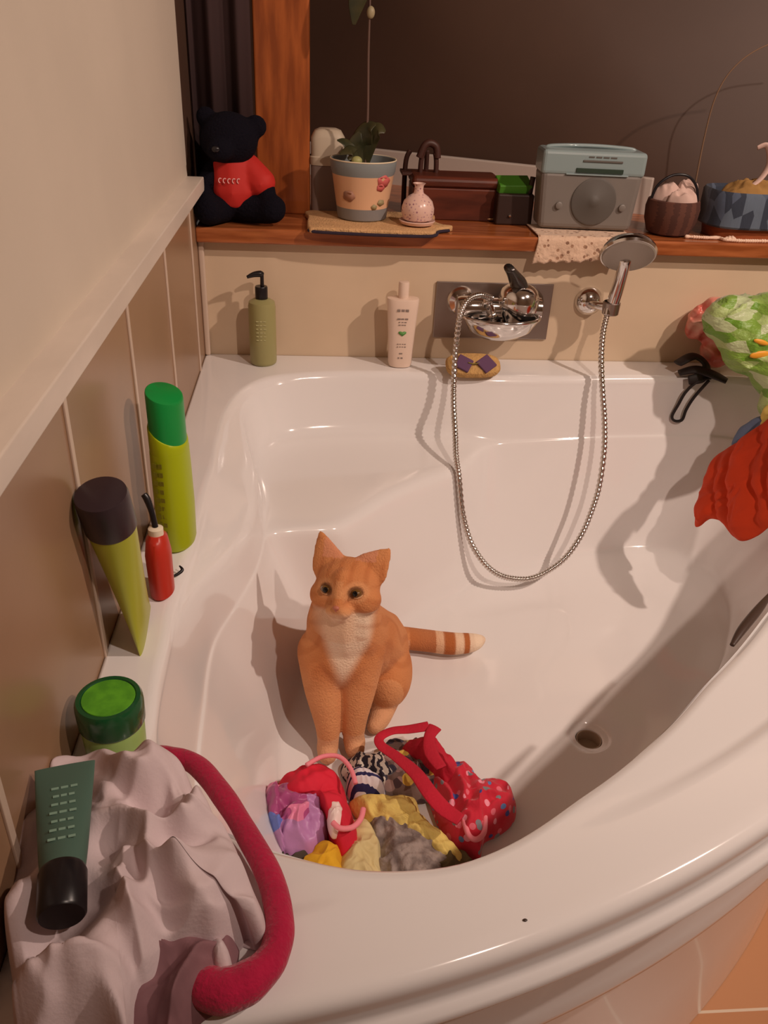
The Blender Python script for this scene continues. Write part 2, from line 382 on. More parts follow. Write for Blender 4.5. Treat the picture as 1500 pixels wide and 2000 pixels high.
# soften the wall to floor transition
A_ = np.array(rings)
k0 = len(rings)-6-NFR-12; k1 = len(rings)-6-NFR+12
for it in range(8):
    B_ = A_.copy(); B_[k0:k1] = .25*A_[k0-1:k1-1]+.5*A_[k0:k1]+.25*A_[k0+1:k1+1]; A_ = B_
tub = thing('bathtub', 'large white acrylic corner bathtub with a curved front', 'bathtub', (.6, -.62, 0))
vv = A_.reshape(-1, 3)-np.array([.6, -.62, 0])
basin_o = meshobj('basin', vv.tolist(), ring_faces(NA, len(rings), True), tub_m, tub)
ZFL = ZF-.018
def surf_z(x, y):   # height of the bath surface under a point
    t = math.atan2(y-C0.y, x-C0.x); r = math.hypot(x-C0.x, y-C0.y)
    if r >= inner(t): return R0 if r < circ(t, 1.43) else .02
    if r <= floorc(t): return ZFL
    i = int((t % (2*math.pi))/(2*math.pi)*NA) % NA
    for k in range(44):
        if pr[i, k+1, 0] <= r: return float(pr[i, k+1, 1])
    return ZFL
dm = mat('drain_grey', col(150, 120, 98, .8), .3)
lathe('drain', [(.0215, -.052), (.0215, -.03), (.020, -.03), (.0200, -.05), (.0001, -.05)], dm, tub, caps=False).location = (DR.x-.6, DR.y+.62, ZF)
tube('grip_handle', [(.765-.6, -.985+.62, .588), (.79-.6, -.958+.62, .592), (.83-.6, -.918+.62, .592), (.868-.6, -.878+.62, .588)], [.003, .006, .006, .003], mat('dark_slot', col(52, 34, 26, .7), .4), tub, flat=.7)
tag(bpy.data.objects['grip_handle'], 'dark slot-like grip on the front rim')
blob('chip_mark', [('e', (.418-.6, -1.348+.62, .6005), (.0022, .0014, .0008))], bpy.data.materials['dark_slot'], tub, voxel=.0004, smooth=1)
# ---------------------------------------------------------------- cat
fur = attr_mat('ginger_fur', rough=.9, bump=.5, bump_scale=330, sheen=.05, spec=.15)
ctr = Vector((.290, -.738, .500))
Ff = Vector((-.30, -.90, .40)).normalized(); Rh = Ff.cross(Vector((0, 0, 1))).normalized(); Uh = Rh.cross(Ff)
tl = math.radians(-3); Rh, Uh = Rh*math.cos(tl)+Uh*math.sin(tl), Uh*math.cos(tl)-Rh*math.sin(tl)
HM = Matrix((Rh, Ff, Uh)).transposed()
def hp(r, u, f): return ctr+Rh*r+Uh*u+Ff*f
ORG, DORG, LT, WH, PK = col(190, 108, 60), col(158, 78, 38), col(212, 140, 92), col(232, 190, 158), col(205, 128, 98)
def mixc(a, b_, t): return tuple(a[i]*(1-t)+b_[i]*t for i in range(4))
def cat_col(v):
    d_ = v-ctr; r, u, f = d_.dot(Rh), d_.dot(Uh), d_.dot(Ff)
    c = ORG
    n1 = nz(v.x*22, v.y*22, v.z*22)
    c = mixc(c, LT, .25+.25*n1)
    head = d_.length < .085 and v.z > .425 and f > -.05
    # body stripes
    if not head and v.x < .42:
        s = math.sin((v.z*.8+v.y*1.1)*95+n1*3); c = mixc(c, DORG, .30*sstep(.2, .9, s))
    # lower legs pale
    if v.y < -.72: c = mixc(c, LT, .6*sstep(.38, .30, v.z))
    if v.z < .245: c = mixc(c, WH, .15)
    # bib
    w = .030*sstep(.34, .44, v.z)+.006
    bx = v.x-(.289+.01*(v.z-.4)/.1)
    if v.y < -.70 and .30 < v.z < .485 and u < -.02:
        c = mixc(c, WH, sstep(w+.010, w-.012, abs(bx)) * sstep(.32, .37, v.z)*.85)
    if head:
        if u > .0 and f > -.02:            # forehead marks
            s = math.sin(r*330+n1*1.5)*sstep(.005, .02, u)*(1-sstep(.04, .055, u)); c = mixc(c, DORG, .38*max(0, s))
        if abs(r) > .022 and u < .012:
            s = math.sin(u*260+abs(r)*90); c = mixc(c, DORG, .35*max(0, s))
        for sx in (-1, 1):
            e = math.hypot(r-sx*.0225, (u-.003)*1.1)
            c = mixc(mixc(c, LT, .55*sstep(.021, .015, e)), (.10, .035, .015, 1), .8*sstep(.0122, .0095, e)) if f > .02 else c
            if abs(r-sx*.026) < .016 and .045 < u and f > -.012+.0: c = mixc(c, PK, .6)
        c = mixc(c, LT, .7*sstep(-.012, -.026, u)*sstep(.0, .03, f)*sstep(.03, .015, abs(r)))
        c = mixc(c, WH, .45*sstep(-.024, -.034, u)*sstep(.0, .03, f))
        if abs(r) < .006 and -.005 < u < .02 and f > .03: c = mixc(c, LT, .5)
    # tail rings
    if v.x > .42 and v.z < .30 and v.y > -.62:
        q = (v.x-.43)/.13
        s = sstep(-.1, .5, math.sin(q*21.5+.2)); c = mixc(mixc(ORG, DORG, .6), mixc(LT, WH, min(.8, q)), s if q > .3 else .15)
        if q > .80: c = mixc(c, WH, .85)
    return c
cz = ZFL
prims = [
 ('e', (.335, -.630, .280), (.072, .085, .076)),
 ('t', [(.335, -.625, .29), (.316, -.670, .340), (.293, -.710, .395), (.287, -.728, .44), (.288, -.735, .475)], [.076, .072, .068, .058, .050]),
 ('e', (.283, -.735, .370), (.062, .047, .07)),
 ('e', (.364, -.655, .264), (.049, .080, .060)),
 ('e', (.288, -.615, .270), (.045, .075, .058)),
 ('t', [(.250, -.735, .375), (.254, -.757, .32), (.262, -.782, .26), (.263, -.792, .222)], [.039, .032, .0215, .018]),
 ('t', [(.262, -.792, .220), (.262, -.808, .218)], [.019, .0165]),
 ('t', [(.318, -.730, .375), (.312, -.752, .32), (.306, -.774, .26), (.305, -.782, .222)], [.039, .032, .0215, .018]),
 ('t', [(.307, -.782, .220), (.307, -.798, .218)], [.019, .0165]),
 ('t', [(.364, -.695, .224), (.352, -.730, .219), (.342, -.748, .218)], [.024, .019, .014]),
 ('t', [(.36, -.57, .255), (.40, -.540, .238), (.45, -.538, .230), (.50, -.548, .230), (.54, -.545, .229), (.560, -.538, .230)], [.032, .024, .0225, .0225, .019, .010]),
 ('e', hp(0, .004, -.004), (.0505, .046, .044), HM),
 ('e', hp(-.030, -.012, .006), (.026, .028, .024), HM), ('e', hp(.030, -.012, .006), (.026, .028, .024), HM),
 ('t', [hp(0, .020, .030), hp(0, .000, .041), hp(0, -.018, .050)], [.017, .0125, .0090]),
 ('e', hp(-.0085, -.0265, .042), (.012, .0125, .0105), HM), ('e', hp(.0085, -.0265, .042), (.012, .0125, .0105), HM),
 ('e', hp(0, -.037, .033), (.012, .014, .009), HM),
]
for sx in (-1, 1):
    tip = (.052, .080) if sx > 0 else (.059, .066)
    for k in range(9):
        q = k/8
        rr_ = .0265*(1-q)**.85+.003
        prims.append(('e', hp(sx*(.031+(tip[0]-.031)*q), .030+(tip[1]-.030)*q, -.004-.006*q), (rr_, .0055*(1-q)+.0032, rr_), HM))
cat = thing('cat', 'ginger cat with a white chest sitting in the bathtub', 'cat', (.33, -.67, ZFL))
off = Vector((.33, -.67, ZFL))
body = blob('body', [(p[0], [Vector(q)-off for q in p[1]], p[2]) if p[0] == 't' else (p[0], Vector(p[1])-off, p[2])+tuple(p[3:]) for p in prims], fur, cat, voxel=.0028, smooth=13, colfn=lambda v: cat_col(v+off))
eye_m = mat('amber_eye', col(96, 60, 24, .9), .15, coat=.5); pup = mat('pupil_black', (.004, .003, .003, 1), .05); nose_m = mat('pink_nose', col(176, 96, 72), .5)
lid_m = mat('eyelid_pale_fur', col(210, 146, 100), .8)
for sx in (-1, 1):
    e = blob('eye', [('e', hp(sx*.0230, .003, .0350)-off, (.0088, .0080, .0062), HM)], eye_m, cat, voxel=.0009, smooth=2)
    blob('pupil', [('e', hp(sx*.0226, .003, .0420)-off, (.0042, .0026, .0046), HM)], pup, e, voxel=.0006, smooth=1)
    arc = [hp(sx*.0230+.0098*math.cos(a_), .003+.0076*math.sin(a_), .0375+.0015*math.sin(a_)-.004*abs(math.cos(a_)))-off for a_ in [math.radians(q) for q in range(195, 350, 20)]]
    tube('eyelid', arc, [.0006]+[.0013]*(len(arc)-2)+[.0006], lid_m, e, per=3, n=8)
blob('nose', [('e', hp(0, -.0178, .0578)-off, (.0052, .0035, .0036), HM), ('e', hp(0, -.0215, .0570)-off, (.0018, .002, .003), HM)], nose_m, cat, voxel=.0007, smooth=2)
# ---------------------------------------------------------------- laundry in the bath
zl = ZFL
def zs(x, y): return min(surf_z(x, y)+.001, ZFL+.014)
crim = mat('crimson_cloth', col(186, 22, 42), .85, noise_amt=.25, noise_scale=14, bump=.3, bump_scale=200)
dkbr = cells_mat('brown_patterned_cloth', col(110, 80, 70), [col(200, 150, 60), col(70, 45, 45), col(150, 110, 100), col(60, 50, 60)], 55, .55)
tag(heap('dark_cloth', [(0.202, -0.988), (0.231, -0.993), (0.260, -1.011), (0.260, -1.027), (0.214, -1.021), (0.194, -1.004)], zs, .02, mat('dark_brown_cloth', col(70, 55, 45), .9), seed=51), 'dark brown cloth scrap showing under the mustard cloth in the bath', 'cloth')
tag(heap('patterned_cloth', [(0.341, -0.797), (0.376, -0.776), (0.422, -0.782), (0.460, -0.817), (0.452, -0.870), (0.409, -0.899), (0.363, -0.887), (0.309, -0.866)], zs, .026, dkbr, seed=11), 'brown and mustard patterned cloth under the red straps', 'cloth')
zeb = wave_mat('zebra_print', col(196, 170, 150), col(38, 28, 36), 26, 7, stretch=(1, 1, 1), dscale=3)
tag(heap('zebra_scarf', [(0.284, -0.825), (0.311, -0.813), (0.348, -0.810), (0.371, -0.836), (0.372, -0.868), (0.340, -0.882), (0.309, -0.868), (0.287, -0.850)], zs, .030, zeb, seed=12), 'black and white zebra patterned cloth at the feet of the cat', 'cloth')
strp = wave_mat('navy_stripe', col(205, 180, 175), col(38, 30, 66), 28, .8, axis='Y', thr=.72)
tag(heap('striped_shirt', [(0.293, -0.862), (0.317, -0.859), (0.344, -0.870), (0.348, -0.888), (0.307, -0.896), (0.292, -0.884)], zs, .040, strp, seed=13), 'white cloth with thin navy stripes between the red cap and zebra cloth', 'cloth')
grey = mat('grey_plush', col(150, 124, 112), .95, c2=col(108, 86, 78), noise_scale=55, bump=1.0, bump_scale=90)
tag(heap('dark_green_cloth', [(0.419, -1.000), (0.450, -0.992), (0.471, -1.022), (0.459, -1.050), (0.426, -1.059), (0.408, -1.032)], zs, .018, mat('olive_brown_cloth', col(92, 72, 44), .9, bump=.3), seed=52), 'olive brown cloth edge showing beside the grey fluffy cloth', 'cloth')
tag(heap('grey_fluffy_cloth', [(0.323, -0.921), (0.359, -0.931), (0.401, -0.964), (0.438, -1.000), (0.448, -1.042), (0.409, -1.076), (0.361, -1.074), (0.329, -1.038), (0.320, -0.979)], zs, .028, grey, seed=14, s=34, amp=.010, s2=70, amp2=.004, centre=None), 'grey fluffy cloth below the yellow ruffle in the bath', 'cloth')
cream_c = mat('cream_cloth', col(206, 172, 118), .9, noise_amt=.1, bump=.3)
tag(heap('cream_cloth', [(0.284, -0.941), (0.317, -0.933), (0.335, -0.970), (0.338, -1.013), (0.337, -1.072), (0.293, -1.074), (0.273, -1.050), (0.268, -1.002)], zs, .030, cream_c, seed=15), 'cream cloth between the mustard cloth and the grey fluffy cloth', 'cloth')
must = mat('mustard_cloth', col(216, 150, 28), .85, noise_amt=.12, noise_scale=20, bump=.2)
tag(heap('mustard_cloth', [(0.220, -1.016), (0.240, -0.990), (0.264, -0.981), (0.282, -1.000), (0.284, -1.031), (0.282, -1.062), (0.252, -1.066), (0.226, -1.048)], zs, .040, must, seed=16, s=34, amp=.012), 'bright mustard yellow cloth under the lilac bundle', 'cloth')
yel = mat('yellow_waffle_cloth', col(216, 174, 92), .85, noise_amt=.12, noise_scale=35, bump=.5, bump_scale=110)
tag(heap('yellow_ruffled_cloth', [(0.295, -0.895), (0.330, -0.890), (0.377, -0.894), (0.395, -0.904), (0.404, -0.940), (0.435, -0.977), (0.462, -1.017), (0.453, -1.031), (0.433, -1.022), (0.410, -1.002), (0.376, -0.979), (0.338, -0.956), (0.309, -0.934)], zs, .036, yel, seed=17, s=40, amp=.006, s2=130, amp2=.003), 'pale yellow cloth strip with a ruffled edge across the laundry', 'cloth')
# lilac bundle
sat = cells_mat('satin_patches', col(186, 104, 140), [col(180, 120, 160), col(210, 92, 116), col(176, 112, 150), col(160, 62, 104), col(214, 110, 136), col(170, 100, 140), col(96, 104, 165)], 17, 2.0, rough=.4, bump=.15)
tag(heap('lilac_satin_bundle', [(0.161, -0.908), (0.185, -0.887), (0.224, -0.880), (0.258, -0.901), (0.268, -0.937), (0.260, -0.982), (0.240, -1.006), (0.214, -1.010), (0.189, -0.991), (0.167, -0.956)], zs, .062, sat, seed=18, s=30, amp=.013, s2=75, amp2=.004, wob=.0015), 'crumpled lilac and pink satin bundle with blue patches', 'cloth')
hat = thing('child_cap', 'crimson child cap with pale pink piping at left of the laundry', 'hat', (.25, -.86, ZFL))
def shift(o, p):   # place a mesh built in room coordinates under its thing
    o.parent = p; o.matrix_parent_inverse = Matrix.Identity(4); o.location = -Vector(p.location)
    return o
redc = mat('red_jersey', col(206, 26, 46), .8, noise_amt=.18, noise_scale=16, bump=.15)
shift(heap('crown', [(0.171, -0.906), (0.188, -0.865), (0.222, -0.848), (0.257, -0.852), (0.285, -0.878), (0.297, -0.929), (0.307, -0.977), (0.301, -1.004), (0.282, -1.010), (0.267, -0.991), (0.253, -0.951), (0.223, -0.927), (0.190, -0.931)], zs, .070, redc, seed=19, s=20, amp=.010), hat)
pip = mat('pale_pink_piping', col(226, 118, 122), .7)
shift(tube('piping', [(0.229, -0.892, 0.288), (0.253, -0.876, 0.288), (0.278, -0.877, 0.288), (0.294, -0.899, 0.288), (0.301, -0.928, 0.288)], .0035, pip), hat)
shift(tube('hem', [(0.267, -0.985, 0.275), (0.277, -0.995, 0.275), (0.294, -0.994, 0.275), (0.306, -0.981, 0.275), (0.311, -0.963, 0.275)], .0040, pip), hat)
tag(heap('white_tag_cloth', [(0.260, -0.945), (0.275, -0.940), (0.284, -0.961), (0.279, -0.987), (0.267, -0.993), (0.260, -0.974)], lambda x, y: ZFL+.045, .028, mat('pale_satin', col(236, 190, 176), .4), seed=21, s=50, amp=.004, rings=16), 'small pale pink satin piece between lilac bundle and red cap', 'cloth')
# swimsuit
suit = thing('floral_swimsuit', 'crimson swimsuit with straps and a small floral print in the bath', 'swimsuit', (.45, -.87, ZFL))
flor = cells_mat('floral_print', col(190, 26, 44), [col(214, 90, 100), col(92, 110, 150), col(226, 130, 140), col(120, 110, 110), col(60, 60, 120)], 62, .34)
shift(heap('body_panel', [(0.419, -0.877), (0.454, -0.842), (0.483, -0.854), (0.501, -0.879), (0.533, -0.880), (0.550, -0.901), (0.545, -0.938), (0.516, -0.964), (0.491, -0.976), (0.478, -1.009), (0.465, -1.001), (0.442, -0.980), (0.426, -0.945)], zs, .055, flor, seed=22, s=26, amp=.014, s2=70, amp2=.004), suit)
shift(heap('cup', [(0.379, -0.812), (0.405, -0.799), (0.432, -0.804), (0.446, -0.833), (0.469, -0.868), (0.471, -0.907), (0.444, -0.906), (0.425, -0.873), (0.400, -0.843)], zs, .062, crim, seed=23, s=24, amp=.010), suit)
shift(tube('strap', [(0.423, -0.810, 0.280), (0.391, -0.816, 0.280), (0.363, -0.819, 0.280), (0.343, -0.832, 0.280), (0.344, -0.849, 0.280), (0.366, -0.872, 0.280), (0.392, -0.905, 0.280), (0.409, -0.942, 0.280), (0.426, -0.971, 0.280), (0.447, -0.991, 0.280)], [.009, .008, .007, .0075, .008, .009, .011, .012, .012, .01], crim, flat=.22, upv=(0, -.2, 1)), suit)
shift(tube('strap', [(0.433, -0.812, 0.280), (0.421, -0.834, 0.280), (0.420, -0.866, 0.280), (0.432, -0.896, 0.280)], [.011, .009, .011, .009], crim, flat=.25, upv=(0, -.2, 1)), suit)
shift(tube('tie', [(0.458, -0.966, 0.250), (0.461, -0.993, 0.250), (0.471, -1.001, 0.250), (0.484, -0.989, 0.250), (0.491, -0.958, 0.250)], .004, pip), suit)
# ---------------------------------------------------------------- things on the left rim
def marks(parent, rows, m, name='lettering'):
    """rows: (x, z, length, height, y, words) small raised printed words on a face towards -y"""
    bm = bmesh.new(); rnd = random.Random(5)
    for x, z, ln, h, y, nw in rows:
        x0 = x-ln/2; step = ln/nw
        for k in range(nw):
            w = step*(.55+.3*rnd.random())
            mt = Matrix.Translation((x0+step*k+w/2, y, z)) @ Matrix.Diagonal((w, .0006, h, 1)); bmesh.ops.create_cube(bm, size=1, matrix=mt)
    me = bpy.data.meshes.new(name); bm.to_mesh(me); bm.free(); me.materials.append(m)
    o = bpy.data.objects.new(name, me); return link(o, parent)
# yellow-green shampoo
sh = thing('shampoo_bottle', 'lime green shampoo bottle with a slanted green cap on the left rim', 'bottle', (.050, -.765, R0), (0, 0, math.radians(-14)))
lime = mat('lime_plastic', col(150, 150, 6, .9), .35, noise_amt=.0); gcap = mat('green_cap', col(14, 110, 44, .8), .35)
secs = [(0, .017, .024), (.003, .0215, .030), (.010, .0235, .0325), (.06, .0248, .034), (.115, .0243, .0332), (.141, .0238, .0322)]
loft('bottle_body', secs, lime, sh, e=2.1); sh.scale = (1, 1, 1.06)
def slanted(name, z0, z1, rx, ry, sl0, sl1, m, parent, tilt=0):
    vs_ = []; n = 40
    for z, s_, sc in ((z0, sl0, 1.0), (z1-.004, sl1, 1.0), (z1-.001, sl1, .97), (z1, sl1, .9), (z1, sl1, 0.02)):
        for i in range(n):
            t = 2*math.pi*i/n; x, y = rx*sc*math.cos(t), ry*sc*math.sin(t); vs_.append((x, y, z+s_*x))
    o = meshobj(name, vs_, ring_faces(n, 5, True, True, True), m, parent); e_ = o.modifiers.new('e', 'EDGE_SPLIT'); e_.split_angle = .6; return o
slanted('bottle_shoulder', .1405, .164, .0238, .0322, 0, -.6, lime, sh)
slanted('cap', .1635, .214, .0222, .0300, -.6, -.35, gcap, sh)
marks(sh, [(-.003, .13-.012*i, .014, .006, -.0335, 2) for i in range(9)], mat('olive_print', col(110, 100, 20, .8), .5))
# tall olive tube standing on its crimp
ot = thing('conditioner_tube', 'tall olive green tube with a black cap leaning by the left wall', 'tube', (.040, -.965, R0), (math.radians(14.5), math.radians(-3), 0))
ol = mat('olive_tube', col(150, 140, 40, .85), .35)
secs = []
for k in range(14):
    q = k/13; secs.append((.001+.188*q, .0012+.0242*q**.75, .041-(.041-.0254)*q**.9))
loft('tube_body', secs, ol, ot)
lathe('cap', [(.0262, .186), (.0268, .188), (.0270, .228), (.0258, .233), (.0235, .234)], mat('dark_brown_cap', col(40, 26, 28, .7), .35), ot)
# red bottle with dark pump behind it
rb = thing('red_bottle', 'small red bottle with a dark nozzle behind the olive tube', 'bottle', (.046, -.880, R0))
loft('bottle_body', [(0, .012, .02), (.003, .015, .024), (.06, .016, .025), (.082, .013, .02), (.088, .008, .012)], mat('red_plastic', col(178, 40, 24), .35), rb)
lathe('collar', [(.009, .086), (.0092, .096), (.006, .098)], mat('white_collar', col(220, 190, 160), .4), rb)
tube('nozzle', [(0, 0, .095), (-.003, .004, .115), (-.008, .01, .130), (-.012, .012, .137)], [.004, .0036, .0045, .004], dark_m, rb)
tag(tube('hair_clip', [(.052, -.853, .603), (.060, -.848, .604), (.066, -.842, .607), (.062, -.838, .611)], [.001, .002, .0022, .001], dark_m), 'tiny dark clip lying on the rim beside the red bottle', 'hair clip')
# green jar
jr = thing('cosmetic_jar', 'round jar with a dark green lid and bright green label on top', 'jar', (.043, -1.148, R0), (0, 0, 0))
jr.scale = (.93, .93, 1.0)
lathe('jar_body', [(.028, 0), (.0315, .003), (.0325, .03), (.0322, .050), (.030, .054)], mat('pale_green_plastic', col(150, 165, 90), .3), jr)
lathe('lid', [(.0335, .040), (.0345, .042), (.0350, .060), (.0345, .067), (.0325, .0705), (.0285, .0708), (.0275, .0695), (.0001, .0695)], mat('dark_green_lid', col(18, 62, 30, .8), .25, coat=.3), jr)
lathe('label', [(.0272, .0697), (.0268, .0704), (.0001, .0704)], mat('bright_green_label', col(92, 150, 34), .45, c2=col(74, 128, 30), noise_scale=60), jr)
# ---------------------------------------------------------------- clothes on the front left corner
def robe_base(x, y):
    z = .602
    if y < -1.415: z -= min(1, (-1.415-y)/.05)**1.5*.10+max(0, -1.44-y)*1.2
    return z
robe_m = mat('pale_pink_cotton', col(180, 150, 144, .78), .9, noise_amt=.06, noise_scale=7, bump=.10, bump_scale=300)
def robe_z(x, y):
    u = (x-.05)*math.cos(1.0)+(y+1.3)*math.sin(1.0); w = -(x-.05)*math.sin(1.0)+(y+1.3)*math.cos(1.0)
    f = .009*math.sin(w*70+2.5*nz(x*8, y*8, 2)+1)
    # a sharp fold running down from the tube, and a hollow at the lower right
    d1_ = (x-.085)*.75+(y+1.28)*.66; f += .010*math.exp(-(d1_/.008)**2)*sstep(.0, .05, .10-abs(x-.09))
    return robe_base(x, y)+f
tag(heap('dressing_gown', [(-0.011, -1.280), (-0.006, -1.220), (-0.003, -1.189), (0.032, -1.177), (0.058, -1.189), (0.090, -1.193), (0.121, -1.209), (0.143, -1.242), (0.160, -1.272), (0.179, -1.292), (0.185, -1.317), (0.200, -1.338), (0.206, -1.363), (0.196, -1.367), (0.188, -1.358), (0.174, -1.374), (0.152, -1.381), (0.134, -1.388), (0.125, -1.403), (0.115, -1.417), (0.115, -1.445), (0.117, -1.474), (0.061, -1.483), (0.037, -1.457), (0.018, -1.395), (-0.004, -1.333)], robe_z, .046, robe_m, seed=31, s=14, amp=.030, s2=34, amp2=.012, seg=280, rings=90, centre=(.080, -1.31), p=6, wob=.002, relax=7, mask=lambda x, y: 1-.85*math.exp(-((x-.043-(y+1.30)*-.22)/.032)**2) if y > -1.40 else 1), 'crumpled pale pink garment on the front left corner of the bathtub', 'clothes')
tag(heap('gown_hollow_shade', [(0.092, -1.349), (0.129, -1.352), (0.169, -1.339), (0.183, -1.361), (0.175, -1.405), (0.154, -1.422), (0.141, -1.452), (0.111, -1.464), (0.087, -1.416)], lambda x, y: robe_base(x, y)-.004, .030, mat('hollow_shade_plum', col(130, 84, 84), .9, noise_amt=.3, noise_scale=12), seed=33, s=22, amp=.015), 'plum cloth added as the dark hollow under the pale pink garment', 'clothes')  # added cloth, its plum colour stands for shade in the gown's hollow
tag(heap('white_cotton_scrap', [(0.159, -1.370), (0.170, -1.368), (0.179, -1.382), (0.179, -1.394), (0.170, -1.395), (0.162, -1.384)], lambda x, y: .602, .030, robe_m, seed=35, s=40, amp=.004, rings=14, seg=60), 'pale pink cloth end poking out inside the crimson band', 'cloth')
roll_m = mat('crimson_plush', col(160, 4, 46, .9), .9, noise_amt=.12, noise_scale=60, bump=.4, bump_scale=260, sheen=.3)
tag(tube('crimson_headband', [(0.080, -1.167, 0.617), (0.100, -1.173, 0.617), (0.129, -1.188, 0.617), (0.159, -1.228, 0.617), (0.185, -1.273, 0.617), (0.205, -1.313, 0.617), (0.214, -1.352, 0.617), (0.210, -1.380, 0.617), (0.194, -1.398, 0.617), (0.174, -1.405, 0.617), (0.158, -1.399, 0.617), (0.151, -1.389, 0.617)],
    [.005, .0085, .0100, .0104, .0106, .0112, .0118, .0128, .0150, .0160, .0145, .009], roll_m, per=14, n=26, rfun=lambda k, q: 1+.08*nz(k*.11, 3.1)), 'crimson rolled plush band curving around the pale pink garment', 'headband')
# squeeze tube lying on the robe
d0 = Vector((.0285, -1.243, .682)); d1 = Vector((.0565, -1.366, .674)); dv = (d1-d0)
gt = thing('squeeze_tube', 'flat sage green squeeze tube with a black cap on the pink garment', 'tube', tuple(d1), tuple((-dv).to_track_quat('Z', 'Y').to_euler()))
LL = dv.length
tgm = mat('sage_green_tube', col(66, 82, 68, .8), .4)
secs = [(LL-(LL-.025)*(1-k/12.0), .0165+(.0245-.0165)*(k/12.0)**.8, .0155-(.0155-.0012)*(k/12.0)**1.1) for k in range(13)]
loft('tube_body', secs, tgm, gt)
lathe('cap', [(.0160, -.012), (.0175, -.010), (.0180, .022), (.0165, .026)], dark_m, gt)
pm = mat('pale_print', col(112, 128, 108, .8), .5)
for i in range(7):
    z = .045+.009*i
    q = (z-.025)/(LL-.025)
    tt = -(.0155-(.0143)*q**1.1)
    for sgn in (1, -1):
        mk = marks(gt, [(0, z, .022-.002*(i % 3), .0022, sgn*(abs(tt)+.0003), 3)], pm)
# ---------------------------------------------------------------- back rim
dp = thing('pump_bottle', 'olive beige pump bottle on the back rim near the left corner', 'bottle', (.129, -.050, R0))
loft('bottle_body', [(0, .024, .024), (.003, .0275, .0275), (.008, .0285, .0285), (.125, .0285, .0285), (.134, .0265, .0265), (.139, .018, .018), (.141, .012, .012)], mat('khaki_bottle', col(140, 122, 76, .9), .35), dp)
lathe('collar', [(.0125, .140), (.013, .141), (.013, .164), (.012, .166)], dark_m, dp)
ph = tube('pump_head', [(.002, 0, .166), (.002, 0, .188), (.000, 0, .191), (-.014, -.003, .190), (-.028, -.006, .185)], [.004, .004, .0065, .0055, .003], dark_m, dp)
marks(dp, [(.0, .10-.008*i, .022, .002, -.0288, 3) for i in range(6)], mat('faint_print', col(170, 152, 104, .9), .5))
lt = thing('lotion_bottle', 'white lotion bottle with a narrow cap standing by the tap plate', 'bottle', (.424, -.052, R0))
wp = mat('white_plastic', col(212, 172, 148, .95), .3)
loft('bottle_body', [(0, .018, .014), (.002, .024, .018), (.010, .026, .019), (.07, .0285, .02), (.125, .0325, .0205), (.146, .034, .020), (.149, .033, .019), (.150, .024, .014)], wp, lt, e=2.4)
lathe('cap', [(.0112, .149), (.0112, .180), (.0105, .183), (.009, .1835)], wp, lt)
ink = mat('grey_ink', col(120, 96, 84, .8), .5)
marks(lt, [(0, .128, .026, .005, -.0207, 3), (0, .110, .024, .003, -.0207, 3), (0, .103, .018, .0018, -.0206, 3), (0, .097, .018, .0018, -.0206, 3), (0, .055, .020, .0018, -.0198, 4), (0, .049, .020, .0018, -.0197, 4), (0, .034, .009, .003, -.0195, 1), (-.001, .024, .012, .003, -.0194, 2)], ink)
hm = []
for i in range(24):
    t = 2*math.pi*i/24; hm.append((.0085*math.sin(t)**3, -.0205, .079+.0062*(.81*math.cos(t)-.31*math.cos(2*t)-.12*math.cos(3*t))))
meshobj('green_heart', hm, [tuple(range(24))], mat('green_ink', col(90, 130, 62), .5), lt, thick=.0012)
sp_ = thing('bath_sponge', 'tan bath sponge with two purple diamond patches on the back rim', 'sponge', (.576, -.098, R0+.0135), (math.radians(34), 0, 0)); sp_.scale = (1.1, 1.1, 1.0)
loft('sponge_body', [(0, .045, .020), (.004, .052, .025), (.012, .054, .026), (.018, .051, .024), (.021, .044, .018)], mat('tan_sponge', col(196, 140, 82), .9, noise_amt=.2, noise_scale=120, bump=.8, bump_scale=300), sp_, e=3)
for x, a_ in ((-.020, .3), (.024, -.1)):
    box('purple_patch', (.030, .030, .006), (x, -.004, .0235), mat('purple_felt', col(88, 54, 74, .9), .9), sp_, bevel=.002, rot=(.12, 0, math.radians(45)+a_))
tube('thread', [(-.012, -.004, .027), (0, -.006, .0255), (.010, -.004, .027)], .0012, mat('olive_thread', col(120, 96, 40), .8), sp_)
bpy.data.objects['thread'].name = 'bow_thread'
# ---------------------------------------------------------------- tap, hose and hand shower
tap = thing('bath_mixer', 'chrome bath mixer tap on a rectangular steel plate', 'tap', (.627, 0, .711))
box('back_plate', (.256, .004, .124), (0, -.004, 0), steel, tap, bevel=.0015)
def ycyl(name, prof, loc, m, parent, n=36):
    o = lathe(name, prof, m, parent, n); o.rotation_euler = (math.radians(90), 0, 0); o.location = loc; return o
for x in (-.072, .078):
    ycyl('escutcheon', [(.030, 0), (.031, .004), (.027, .010), (.016, .013), (.014, .03), (.018, .031), (.018, .044)], (x, -.006, .022), chrome, tap)
hb = lathe('mixer_body', [(.012, -.095), (.022, -.093), (.0245, -.085), (.0245, -.04), (.022, -.032), (.022, .01), (.026, .02), (.0265, .07), (.024, .086), (.015, .09)], chrome, tap)
hb.rotation_euler = (0, math.radians(90), 0); hb.location = (.004, -.056, .022)
lathe('cartridge_dome', [(.030, -.03), (.040, -.012), (.044, .006), (.043, .022), (.037, .034), (.028, .041), (.020, .044)], chrome, tap).location = (.040, -.062, .030)
dk = mat('dark_chrome', (.10, .09, .085, 1), .25, metal=.8)
tube('lever', [(.040, -.062, .068), (.032, -.066, .082), (.018, -.078, .100), (.004, -.094, .116)], [.023, .022, .0165, .013], dk, tap, flat=.7)
